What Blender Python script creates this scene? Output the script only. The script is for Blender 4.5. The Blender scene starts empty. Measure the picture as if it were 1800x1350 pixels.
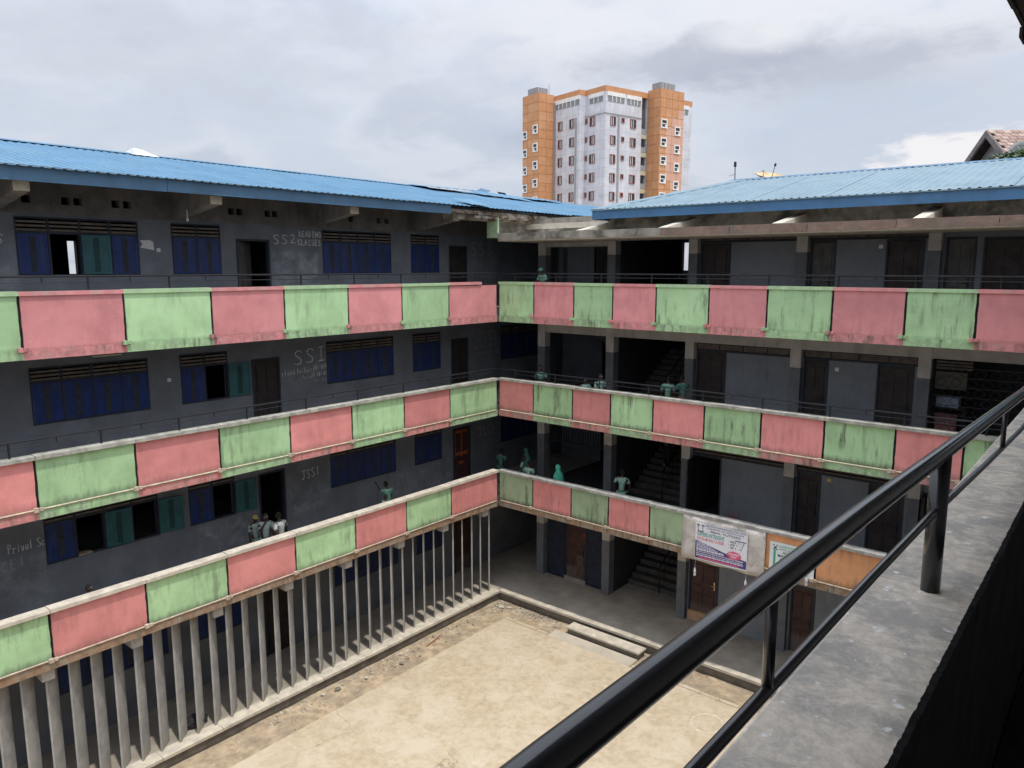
import bpy, bmesh, math, random
from mathutils import Vector, Matrix, Quaternion
random.seed(7)
R = math.radians
S = bpy.context.scene
COL = S.collection

# ------------------------------------------------------------------ camera, sky, sun, exposure
cam = bpy.data.cameras.new("camera"); cam_o = bpy.data.objects.new("camera", cam); COL.objects.link(cam_o)
cam.sensor_width = 36.0; cam.lens = 36.0 * 1324.13 / 1800.0
cam.clip_start = 0.05; cam.clip_end = 3000
_r = Vector((0.76900, 0.63924, 0.0006)); _u = Vector((-0.09783, 0.11677, 0.98833)); _f = Vector((-0.63171, 0.76009, -0.15234))
cam_o.matrix_world = Matrix(((_r.x, _u.x, -_f.x, 16.4387), (_r.y, _u.y, -_f.y, -19.0936), (_r.z, _u.z, -_f.z, 11.2399), (0, 0, 0, 1)))
S.camera = cam_o

SUN_DIR = Vector((0.309, -0.06, 0.951)).normalized()
sun = bpy.data.lights.new("sun", 'SUN'); sun.energy = 2.0; sun.angle = R(2.0); sun.color = (1.0, 0.95, 0.87)
sun_o = bpy.data.objects.new("sun", sun); COL.objects.link(sun_o)
sun_o.rotation_euler = SUN_DIR.to_track_quat('Z', 'Y').to_euler()

W = bpy.data.worlds.new("World"); S.world = W; W.use_nodes = True
def build_world():
    nt = W.node_tree; N = nt.nodes; L = nt.links; N.clear()
    out = N.new('ShaderNodeOutputWorld'); bg = N.new('ShaderNodeBackground'); L.new(bg.outputs[0], out.inputs[0])
    bg.inputs['Strength'].default_value = 0.092
    sky = N.new('ShaderNodeTexSky'); sky.sky_type = 'NISHITA'; sky.sun_disc = False
    sky.sun_elevation = math.asin(SUN_DIR.z); sky.sun_rotation = math.atan2(SUN_DIR.x, SUN_DIR.y)
    sky.air_density = 1.0; sky.dust_density = 2.0; sky.altitude = 10
    tc = N.new('ShaderNodeTexCoord'); sep = N.new('ShaderNodeSeparateXYZ'); L.new(tc.outputs['Generated'], sep.inputs[0])
    def m(op, a, b=None, c=None):
        n = N.new('ShaderNodeMath'); n.operation = op
        for i, v in enumerate((a, b, c)):
            if v is None: continue
            if isinstance(v, (int, float)): n.inputs[i].default_value = v
            else: L.new(v, n.inputs[i])
        return n.outputs[0]
    zc = m('MAXIMUM', sep.outputs[2], 0.0); den = m('ADD', zc, 0.22)
    comb = N.new('ShaderNodeCombineXYZ'); L.new(m('DIVIDE', sep.outputs[0], den), comb.inputs[0]); L.new(m('DIVIDE', sep.outputs[1], den), comb.inputs[1])
    def noise(scale, detail, rough, off=(0, 0, 0), dist=0.0):
        mp = N.new('ShaderNodeMapping'); L.new(comb.outputs[0], mp.inputs[0]); mp.inputs['Location'].default_value = off
        n = N.new('ShaderNodeTexNoise'); L.new(mp.outputs[0], n.inputs['Vector'])
        n.inputs['Scale'].default_value = scale; n.inputs['Detail'].default_value = detail; n.inputs['Roughness'].default_value = rough
        n.inputs['Distortion'].default_value = dist
        return n.outputs[0]
    def ramp(fac, stops):
        r = N.new('ShaderNodeValToRGB'); L.new(fac, r.inputs[0]); e = r.color_ramp.elements
        while len(e) < len(stops): e.new(0.5)
        for x, (p, c) in zip(e, stops): x.position = p; x.color = (*c, 1)
        r.color_ramp.interpolation = 'EASE'
        return r.outputs[0]
    base = noise(0.9, 7, 0.52, (3.1, 1.7, 0), 0.5)
    fine = noise(2.6, 6, 0.55, (0.3, 5.2, 0), 0.3)
    f = m('ADD', m('MULTIPLY', base, 0.75), m('MULTIPLY', fine, 0.25))
    K = CLOUD_K = 6.0
    c1 = ramp(f, [(0.33, (0.84, 0.93, 1.10)), (0.44, (0.92, 1.00, 1.15)), (0.52, (1.02, 1.08, 1.20)), (0.60, (0.84, 0.91, 1.06)), (0.72, (0.70, 0.77, 0.93))])
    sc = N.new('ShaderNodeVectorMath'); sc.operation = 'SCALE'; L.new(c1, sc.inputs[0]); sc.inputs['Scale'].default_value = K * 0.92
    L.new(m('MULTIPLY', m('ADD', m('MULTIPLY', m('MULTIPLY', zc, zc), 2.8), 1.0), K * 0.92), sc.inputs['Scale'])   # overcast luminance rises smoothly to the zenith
    mix = N.new('ShaderNodeMix'); mix.data_type = 'RGBA'; mix.inputs['Factor'].default_value = 0.9
    L.new(sky.outputs[0], mix.inputs['A']); L.new(sc.outputs[0], mix.inputs['B'])
    cur = mix.outputs['Result']
    # separate clouds: (direction, angular radius, colour, sharpness)
    edge = noise(5.5, 8, 0.6, (7, 2, 0), 0.2)
    for (d, rad, stretch, col, soft, amt) in CLOUDS:
        dv = Vector(d).normalized()
        side = Vector((dv.y, -dv.x, 0)).normalized(); upv = side.cross(dv)
        def dot(v):
            n = N.new('ShaderNodeVectorMath'); n.operation = 'DOT_PRODUCT'; L.new(tc.outputs['Generated'], n.inputs[0]); n.inputs[1].default_value = v
            return n.outputs['Value']
        a = m('DIVIDE', dot(side), rad * stretch); b = m('DIVIDE', dot(upv), rad)
        q = m('SQRT', m('ADD', m('MULTIPLY', a, a), m('MULTIPLY', b, b)))
        q = m('ADD', q, m('MULTIPLY', m('SUBTRACT', edge, 0.5), 2.2))
        front = m('GREATER_THAN', dot(dv), 0.2)
        mr = N.new('ShaderNodeMapRange'); mr.interpolation_type = 'SMOOTHSTEP'; L.new(q, mr.inputs['Value'])
        mr.inputs['From Min'].default_value = 1.0 + soft * 0.3; mr.inputs['From Max'].default_value = 1.0 - soft
        fac = m('MULTIPLY', m('MULTIPLY', mr.outputs[0], front), amt)
        mx = N.new('ShaderNodeMix'); mx.data_type = 'RGBA'; L.new(fac, mx.inputs['Factor']); L.new(cur, mx.inputs['A'])
        mx.inputs['B'].default_value = (col[0] * K, col[1] * K, col[2] * K, 1); cur = mx.outputs['Result']
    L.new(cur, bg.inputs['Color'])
def pdir(u, v):   # a compass direction of the sky, in camera terms of 1800 x 1350
    return tuple(_f + _r * (u - 900) / 1324.13 - _u * (v - 675) / 1324.13)
CLOUDS = [
    (pdir(1150, 60), 0.10, 3.2, (1.16, 1.19, 1.25), 0.9, 0.7),
    (pdir(1480, 30), 0.10, 2.4, (1.15, 1.18, 1.25), 0.8, 0.7),
    (pdir(980, 45), 0.035, 2.6, (1.16, 1.19, 1.26), 0.7, 0.7),
    (pdir(1640, 70), 0.05, 2.4, (1.12, 1.15, 1.22), 0.6, 0.7),
    (pdir(1440, 120), 0.050, 4.2, (0.67, 0.73, 0.87), 0.9, 0.85),
    (pdir(1210, 110), 0.038, 3.6, (0.64, 0.70, 0.84), 0.7, 0.75),
    (pdir(1330, 65), 0.018, 3.4, (1.16, 1.18, 1.24), 0.6, 0.7),
    (pdir(250, 60), 0.10, 4.0, (0.80, 0.85, 0.97), 1.0, 0.6),
    (pdir(1560, 235), 0.06, 3.0, (0.78, 0.87, 1.03), 1.0, 0.6),
    (pdir(1700, 285), 0.042, 2.3, (1.26, 1.24, 1.27), 0.35, 0.95),
]
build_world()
S.cycles.max_bounces = 10; S.cycles.diffuse_bounces = 7
S.view_settings.view_transform = 'Standard'; S.view_settings.look = 'None'
S.view_settings.exposure = 0.4; S.view_settings.gamma = 1.0; S.view_settings.use_curve_mapping = False

# ------------------------------------------------------------------ materials
def mat(name, col, rough=0.8, var=0.14, scale=2.5, spec=0.3, metal=0.0, bump=0.0, bscale=40, streak=0.0, streak_col=(0.1, 0.1, 0.09),
        streak_freq=5.0, low=None, low_col=(0.05, 0.05, 0.04), low_amt=0.0, low_h=0.4, spots=0.0, spot_col=(0.6, 0.6, 0.58), spot_scale=9, cracks=0.0, crack_scale=0.35,
        blot=None, blot_amt=0.0, blot_scale=0.8, blot_rough=0.64, split=None, split_col=None, brick=None, smear=None, objrand=0.0):
    m = bpy.data.materials.new(name); m.use_nodes = True
    nt = m.node_tree; N = nt.nodes; L = nt.links
    b = N['Principled BSDF']; b.inputs['Roughness'].default_value = rough; b.inputs['Metallic'].default_value = metal
    b.inputs['Specular IOR Level'].default_value = spec
    geo = N.new('ShaderNodeNewGeometry'); sep = N.new('ShaderNodeSeparateXYZ'); L.new(geo.outputs['Position'], sep.inputs[0])
    def link(v, s):
        if isinstance(v, (int, float)): s.default_value = v
        else: L.new(v, s)
    def ma(op, a, b_=None, clamp=False):
        n = N.new('ShaderNodeMath'); n.operation = op; n.use_clamp = clamp; link(a, n.inputs[0])
        if b_ is not None: link(b_, n.inputs[1])
        return n.outputs[0]
    def mapr(v, a, b_, c=0.0, d=1.0):
        n = N.new('ShaderNodeMapRange'); n.interpolation_type = 'SMOOTHSTEP'; link(v, n.inputs['Value'])
        n.inputs['From Min'].default_value = a; n.inputs['From Max'].default_value = b_; n.inputs['To Min'].default_value = c; n.inputs['To Max'].default_value = d
        return n.outputs[0]
    def noise(sc, det=5, rg=0.55, vec=None, dist=0.0):
        n = N.new('ShaderNodeTexNoise'); L.new(vec if vec is not None else geo.outputs['Position'], n.inputs['Vector'])
        n.inputs['Scale'].default_value = sc; n.inputs['Detail'].default_value = det; n.inputs['Roughness'].default_value = rg; n.inputs['Distortion'].default_value = dist
        return n.outputs[0]
    def mix(f, a, c):
        n = N.new('ShaderNodeMix'); n.data_type = 'RGBA'; n.clamp_factor = True; link(f, n.inputs['Factor'])
        for v, s in ((a, n.inputs['A']), (c, n.inputs['B'])):
            if isinstance(v, tuple): s.default_value = (*v, 1)
            else: L.new(v, s)
        return n.outputs['Result']
    def scalec(c, f):
        n = N.new('ShaderNodeVectorMath'); n.operation = 'SCALE'
        if isinstance(c, tuple): n.inputs[0].default_value = c
        else: L.new(c, n.inputs[0])
        link(f, n.inputs['Scale']); return n.outputs[0]
    c = col
    if brick:
        bt = N.new('ShaderNodeTexBrick'); cv = N.new('ShaderNodeCombineXYZ')
        L.new(ma('ADD', sep.outputs[0], sep.outputs[1]), cv.inputs[0]); L.new(sep.outputs[2], cv.inputs[1]); L.new(cv.outputs[0], bt.inputs['Vector'])
        bt.offset = 0.0; bt.inputs['Scale'].default_value = 1.0; bt.inputs['Brick Width'].default_value = brick[0]; bt.inputs['Row Height'].default_value = brick[1]
        bt.inputs['Mortar Size'].default_value = brick[2]; bt.inputs['Color1'].default_value = (*brick[3], 1); bt.inputs['Color2'].default_value = (*brick[4], 1); bt.inputs['Mortar'].default_value = (*brick[5], 1)
        c = bt.outputs['Color']
    if split is not None:
        jit = ma('MULTIPLY', ma('SUBTRACT', noise(9, 3), 0.5), 0.015)
        c = mix(ma('GREATER_THAN', ma('ADD', sep.outputs[2], jit), split), c, split_col)
    n1 = noise(scale, 7, 0.6)
    c = scalec(c, mapr(n1, 0.25, 0.75, 1 - var, 1 + var))
    if blot is not None:
        c = mix(ma('MULTIPLY', mapr(noise(blot_scale, 9, blot_rough, None, 0.4), 0.42, 0.64), blot_amt), c, blot)
    if streak:
        cv = N.new('ShaderNodeCombineXYZ'); L.new(ma('MULTIPLY', ma('ADD', sep.outputs[0], sep.outputs[1]), streak_freq), cv.inputs[0]); L.new(ma('MULTIPLY', sep.outputs[2], 0.9), cv.inputs[1])
        s = mapr(noise(1.0, 6, 0.65, cv.outputs[0]), 0.47, 0.66)
        s = ma('MULTIPLY', s, mapr(noise(1.1, 4), 0.35, 0.62))
        c = mix(ma('MULTIPLY', s, streak), c, streak_col)
    if low is not None:
        jag = N.new('ShaderNodeCombineXYZ'); L.new(ma('MULTIPLY', ma('ADD', sep.outputs[0], sep.outputs[1]), 9.0), jag.inputs[0]); L.new(ma('MULTIPLY', sep.outputs[2], 2.0), jag.inputs[1])
        h = ma('SUBTRACT', sep.outputs[2], low)
        h = ma('SUBTRACT', h, ma('MULTIPLY', ma('SUBTRACT', noise(1.0, 6, 0.65, jag.outputs[0]), 0.45), low_h * 1.6))
        c = mix(ma('MULTIPLY', mapr(h, low_h, 0.0), low_amt), c, low_col)
    if smear:
        for (y0, y1, z0, z1, amt) in smear:
            box = ma('MULTIPLY', ma('MULTIPLY', mapr(sep.outputs[1], y0 - .1, y0 + .15), mapr(sep.outputs[1], y1 + .1, y1 - .15)), ma('MULTIPLY', mapr(sep.outputs[2], z0 - .05, z0 + .15), mapr(sep.outputs[2], z1 + .05, z1 - .12)))
            c = mix(ma('MULTIPLY', ma('MULTIPLY', box, mapr(noise(2.4, 7, 0.66, None, 0.5), 0.42, 0.70)), amt), c, (0.40, 0.42, 0.43))
    if spots:
        c = mix(ma('MULTIPLY', mapr(noise(spot_scale, 3, 0.5), 0.66, 0.72), spots), c, spot_col)
    hgt = noise(bscale, 4, 0.6)
    if cracks:
        v = N.new('ShaderNodeTexVoronoi'); v.feature = 'DISTANCE_TO_EDGE'; v.inputs['Scale'].default_value = crack_scale
        wv = N.new('ShaderNodeVectorMath'); wv.operation = 'ADD'; L.new(geo.outputs['Position'], wv.inputs[0])
        nn = N.new('ShaderNodeTexNoise'); nn.inputs['Scale'].default_value = 1.6; nn.inputs['Detail'].default_value = 5; L.new(geo.outputs['Position'], nn.inputs['Vector'])
        sv = N.new('ShaderNodeVectorMath'); sv.operation = 'SCALE'; sv.inputs['Scale'].default_value = 0.9; L.new(nn.outputs['Color'], sv.inputs[0]); L.new(sv.outputs[0], wv.inputs[1]); L.new(wv.outputs[0], v.inputs['Vector'])
        ck = ma('MULTIPLY', ma('LESS_THAN', v.outputs['Distance'], 0.0028), mapr(noise(0.5, 2), 0.52, 0.58))
        c = mix(ma('MULTIPLY', ck, cracks), c, (0.09, 0.07, 0.05)); hgt = ma('SUBTRACT', hgt, ck)
    if objrand:
        oi = N.new('ShaderNodeObjectInfo'); c = scalec(c, mapr(oi.outputs['Random'], 0, 1, 1 - objrand, 1 + objrand))
    if isinstance(c, tuple): b.inputs['Base Color'].default_value = (*c, 1)
    else: L.new(c, b.inputs['Base Color'])
    if bump:
        bp = N.new('ShaderNodeBump'); bp.inputs['Strength'].default_value = bump; bp.inputs['Distance'].default_value = 0.02; L.new(hgt, bp.inputs['Height']); L.new(bp.outputs[0], b.inputs['Normal'])
    if rough < 0.75 and spec > 0.25:
        L.new(mapr(noise(3.5, 5), 0.3, 0.7, max(0.05, rough - 0.10), min(1, rough + 0.12)), b.inputs['Roughness'])
    return m

PINK = (0.66, 0.265, 0.27); GREEN = (0.39, 0.59, 0.32); ORANGE = (0.74, 0.36, 0.17)
MOSS = (0.085, 0.095, 0.065)
M = {}
def panel_mats():
    # (paint, wing, floor): grime grows towards the lower floors, most on the right wing
    dirt = {('L', 3): .25, ('L', 2): .42, ('L', 1): .45, ('R', 3): .62, ('R', 2): .75, ('R', 1): 1.0}
    zb = {3: 9.66, 2: 6.47, 1: 3.28}
    for (w, f), d in dirt.items():
        for nm, c in (('pink', PINK), ('green', GREEN), ('orange', ORANGE)):
            k = d if nm == 'green' else d * 0.42
            col = c
            if nm == 'green' and (w, f) == ('R', 1): col = (0.30, 0.40, 0.25)
            if nm == 'pink' and f < 3: col = (0.67, 0.255, 0.24)
            M[nm, w, f] = mat(f'{nm}_paint', col, rough=0.7, var=0.12, scale=1.7, bump=0.12, bscale=25, streak=min(0.85, k * 1.1), streak_col=MOSS if nm == 'green' else (0.25, 0.10, 0.09), streak_freq=7 if w == 'R' else 5,
                              low=zb[f], low_col=MOSS, low_amt=min(0.9, 0.25 + k * 0.8) if f < 3 else 0.25, low_h=0.20 if f < 3 else 0.06, blot=tuple(min(1, x * 1.22 + 0.03) for x in col), blot_amt=0.5, spots=0.25, spot_col=(0.75, 0.75, 0.7), spot_scale=14, objrand=0.09)
            M[nm + '_band', w, f] = mat(f'{nm}_band_paint', tuple(x * 0.9 for x in col) if f > 1 else (0.30, 0.19, 0.12), rough=0.85, var=0.25, scale=6, bump=0.3, bscale=30, streak=0.5 + 0.4 * d, streak_col=MOSS, streak_freq=9,
                              blot=(0.34, 0.33, 0.28), blot_amt=0.35 + 0.4 * d if f < 3 else 0.25, blot_scale=4)
            M[nm + '_top', w, f] = mat(f'{nm}_coping_paint', tuple(min(1, x * 1.02) for x in col), rough=0.75, var=0.15, scale=5, blot=(0.42, 0.42, 0.36), blot_amt=0.45, blot_scale=3, bump=0.2)
panel_mats()
SMEAR = [(-7.05, -5.5, 10.1, 11.72, .75), (-13.8, -13.25, 10.6, 11.4, .5), (-9.7, -8.0, 3.6, 4.45, .5), (-6.9, -5.4, 4.0, 4.9, .5), (-14.3, -13.2, 3.5, 4.9, .4), (-3.5, 0.0, 3.5, 4.5, .3), (1.0, 2.6, 10.8, 11.6, .2)]
M['wall'] = mat('charcoal_wall_paint', (0.172, 0.185, 0.208), rough=0.6, var=0.22, scale=1.3, spec=0.3, bump=0.06, bscale=14, streak=0.30, streak_col=(0.17, 0.18, 0.19), streak_freq=4.5, spots=0.18, spot_col=(0.4, 0.4, 0.4), spot_scale=16, smear=SMEAR)
M['wall_top'] = mat('bare_wall_head', (0.20, 0.19, 0.18), var=0.25, scale=2, streak=0.4, streak_col=(0.05, 0.05, 0.05))
M['room'] = mat('room_shade_plaster', (0.045, 0.047, 0.052), rough=0.9)  # room and stair walls and floors near black: shade put into the colour
M['slate'] = mat('slate_blue_wall_paint', (0.195, 0.213, 0.240), rough=0.55, var=0.12, scale=1.5, spec=0.3, bump=0.05, streak=0.2, streak_col=(0.05, 0.05, 0.055), spots=0.12, spot_col=(0.45, 0.45, 0.45), spot_scale=15)
for f, sz in ((3, 11.67), (2, 8.48), (1, 5.32), (0, 1.95)):
    M['col', f] = mat('two_tone_column_paint', (0.145, 0.152, 0.163), rough=0.65, var=0.15, scale=3, bump=0.1, split=sz, split_col=(0.50, 0.47, 0.435), streak=0.25, streak_col=(0.06, 0.06, 0.06), spots=0.3, spot_col=(0.5, 0.5, 0.5), spot_scale=11)
M['lintel'] = mat('beige_lintel_paint', (0.46, 0.43, 0.40), var=0.15, streak=0.3, streak_col=(0.1, 0.1, 0.1))
M['soffit'] = mat('slab_soffit', (0.38, 0.36, 0.34), var=0.2)
M['conc'] = mat('weathered_concrete', (0.33, 0.30, 0.25), var=0.22, scale=3, bump=0.35, bscale=30, blot=(0.17, 0.155, 0.13), blot_amt=0.6, blot_scale=1.6)
M['kerbtop'] = mat('kerb_cement_top', (0.56, 0.50, 0.40), var=0.15, scale=4, bump=0.3, bscale=30, blot=(0.34, 0.31, 0.26), blot_amt=0.5, blot_scale=2.2)
M['kerbface'] = mat('kerb_shaded_stained_face', (0.155, 0.135, 0.11), var=0.3, scale=2.5, bump=0.4, bscale=25, streak=0.5, streak_col=(0.09, 0.08, 0.065), streak_freq=3, low=-0.34, low_col=(0.07, 0.06, 0.05), low_amt=0.7, low_h=0.12)  # upright faces darker than tops: shade in the base colour, stains over it
M['cop2'] = mat('weathered_grey_coping', (0.44, 0.43, 0.38), var=0.2, scale=5, bump=0.3, blot=(0.20, 0.20, 0.17), blot_amt=0.65, blot_scale=3.5, spots=0.3, spot_col=(0.3, 0.42, 0.3))
M['cop1'] = mat('pale_cream_coping', (0.62, 0.56, 0.47), var=0.15, scale=5, bump=0.3, blot=(0.42, 0.37, 0.30), blot_amt=0.6, blot_scale=3)
M['copR1'] = mat('grey_coping', (0.40, 0.39, 0.37), var=0.2, scale=5, bump=0.3, blot=(0.19, 0.19, 0.17), blot_amt=0.7, blot_scale=3)
M['black'] = mat('black_gloss_paint', (0.010, 0.010, 0.012), rough=0.5, spec=0.26, var=0.1, bump=0.06, bscale=90)
M['black'].node_tree.nodes['Principled BSDF'].inputs['Coat Weight'].default_value = 1.0; M['black'].node_tree.nodes['Principled BSDF'].inputs['Coat Roughness'].default_value = 0.14
M['rail'] = mat('dark_rail_paint', (0.016, 0.018, 0.023), rough=0.5, spec=0.35)
M['groove'] = mat('dark_joint', (0.018, 0.018, 0.02), rough=0.9)
M['conduit'] = mat('conduit_pipe_paint', (0.52, 0.42, 0.33), var=0.25, scale=7)
M['conduitL2'] = mat('pale_conduit_paint', (0.55, 0.50, 0.36), var=0.25, scale=7)
M['fascia'] = mat('blue_fascia_metal', (0.072, 0.155, 0.255), rough=0.5, var=0.12, spec=0.4, streak=0.3, streak_col=(0.05, 0.09, 0.13), streak_freq=2)
M['fasciaR'] = mat('deep_blue_fascia_metal', (0.055, 0.15, 0.29), rough=0.45, var=0.12, spec=0.4, streak=0.3, streak_col=(0.04, 0.08, 0.13), streak_freq=2)
M['roofL'] = mat('blue_roof_sheet', (0.090, 0.200, 0.315), rough=0.7, var=0.12, scale=1.2, spec=0.3, blot=(0.13, 0.235, 0.325), blot_amt=0.5)
M['roofR'] = mat('sky_paled_roof_sheet', (0.165, 0.238, 0.285), rough=0.7, var=0.12, scale=1.2, spec=0.3, blot=(0.21, 0.27, 0.305), blot_amt=0.5)  # paler than the left roof: sky reflection put into the colour
M['rot'] = mat('rotten_timber', (0.15, 0.115, 0.085), rough=0.95, var=0.5, scale=7, bump=0.6, bscale=22, blot=(0.42, 0.40, 0.36), blot_amt=0.8, blot_scale=2.6)
M['canopy'] = mat('stained_canopy_concrete', (0.30, 0.275, 0.235), var=0.3, scale=2.2, bump=0.4, bscale=20, blot=(0.07, 0.066, 0.056), blot_amt=0.85, blot_scale=1.3)
M['canopylip'] = mat('reddish_canopy_lip', (0.25, 0.17, 0.135), var=0.3, scale=3, bump=0.4, bscale=20, blot=(0.14, 0.125, 0.10), blot_amt=0.7, blot_scale=1.5)
M['bracket'] = mat('pale_bracket_concrete', (0.52, 0.48, 0.40), var=0.2, scale=5, bump=0.2)
M['palegreen'] = mat('faded_green_plaster', (0.34, 0.47, 0.30), var=0.25, scale=5, bump=0.2)
M['navy'] = mat('navy_shutter_paint', (0.014, 0.036, 0.16), rough=0.42, var=0.25, scale=4, spec=0.4, streak=0.22, streak_col=(0.12, 0.14, 0.2), streak_freq=10, blot=(0.03, 0.04, 0.07), blot_amt=0.5, blot_scale=2)
M['ribs'] = mat('bare_shutter_ribs', (0.06, 0.065, 0.075), rough=0.8, var=0.3, scale=9)
M['teal'] = mat('teal_shutter_paint', (0.035, 0.125, 0.135), rough=0.5, var=0.2, scale=3, spec=0.4, streak=0.25, streak_col=(0.02, 0.06, 0.06), streak_freq=8)
M['tealdark'] = mat('deep_green_shutter_paint', (0.02, 0.062, 0.062), rough=0.5, var=0.2, scale=3)
M['winframe'] = mat('dark_window_frame', (0.035, 0.042, 0.055), rough=0.6, var=0.2)
M['slat'] = mat('dusty_louvre_slat', (0.175, 0.15, 0.128), rough=0.85, var=0.3, scale=6)
M['slatR'] = mat('brown_louvre_slat', (0.15, 0.125, 0.108), rough=0.85, var=0.3, scale=6)
M['door'] = mat('dark_brown_door', (0.040, 0.031, 0.029), rough=0.55, var=0.3, scale=5, streak=0.2, streak_col=(0.09, 0.08, 0.08), streak_freq=11)
M['doorred'] = mat('red_brown_door', (0.065, 0.032, 0.028), rough=0.55, var=0.3, scale=5, low=0.4, low_col=(0.16, 0.13, 0.11), low_amt=0.6, low_h=0.25)
M['doorgrey'] = mat('grey_brown_door', (0.105, 0.10, 0.095), rough=0.6, var=0.3, scale=3, streak=0.3, streak_col=(0.05, 0.05, 0.05))
M['doororange'] = mat('orange_door_paint', (0.42, 0.10, 0.030), rough=0.55, var=0.2, scale=3)
M['metal'] = mat('brass_metal', (0.5, 0.38, 0.2), rough=0.3, metal=0.8)
M['white'] = mat('white_plastic', (0.72, 0.72, 0.70), rough=0.5, var=0.06)
M['chalk'] = mat('chalk_line', (0.72, 0.72, 0.70), rough=0.95, var=0.35, scale=30)
M['chalkdim'] = mat('faded_chalk_line', (0.36, 0.37, 0.38), rough=0.95, var=0.5, scale=25)
M['fin'] = mat('grey_fin_concrete', (0.36, 0.35, 0.335), rough=0.75, var=0.18, scale=3, bump=0.15, bscale=18, streak=0.35, streak_col=(0.12, 0.12, 0.115), streak_freq=9, low=0.0, low_col=(0.30, 0.26, 0.20), low_amt=0.55, low_h=0.4)
M['floor'] = mat('corridor_cement_floor', (0.37, 0.33, 0.275), rough=0.8, var=0.18, scale=1.2, bump=0.1, blot=(0.26, 0.23, 0.19), blot_amt=0.7, blot_scale=0.7)
M['slab'] = mat('courtyard_cement', (0.465, 0.375, 0.258), rough=0.9, var=0.13, scale=6.0, bump=0.3, bscale=22, blot=(0.565, 0.485, 0.365), blot_amt=0.85, blot_scale=1.1, blot_rough=0.78, spots=0.35, spot_col=(0.62, 0.55, 0.43), spot_scale=2.6, cracks=0.45)
M['apron'] = mat('grey_apron_cement', (0.43, 0.385, 0.31), rough=0.9, var=0.15, scale=1.5, bump=0.2, bscale=16, blot=(0.52, 0.46, 0.36), blot_amt=0.6)
M['dirt'] = mat('sandy_dirt', (0.40, 0.31, 0.205), rough=0.95, var=0.35, scale=4, bump=0.8, bscale=18, blot=(0.25, 0.205, 0.15), blot_amt=0.6, blot_scale=0.8, spots=0.5, spot_col=(0.62, 0.56, 0.46), spot_scale=11)
M['stone'] = mat('rubble_stone', (0.46, 0.41, 0.33), rough=0.9, var=0.3, scale=8, bump=0.4)
M['stonedark'] = mat('dark_rubble_stone', (0.20, 0.18, 0.15), rough=0.9, var=0.3, scale=8, bump=0.4)
M['nearconc'] = mat('worn_parapet_concrete', (0.60, 0.53, 0.44), rough=0.9, var=0.2, scale=30, bump=0.2, bscale=90, blot=(0.33, 0.31, 0.285), blot_amt=0.85, blot_scale=6, blot_rough=0.76, spots=0.8, spot_col=(0.80, 0.80, 0.78), spot_scale=26, streak=0.0)
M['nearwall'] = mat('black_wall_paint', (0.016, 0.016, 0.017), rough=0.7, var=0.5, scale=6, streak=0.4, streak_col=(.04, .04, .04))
M['soot'] = mat('dark_eave_timber', (0.03, 0.028, 0.027), rough=0.9, var=0.4, scale=8)
M['city'] = mat('city_ground', (0.25, 0.22, 0.18), var=0.3, scale=0.05)

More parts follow.
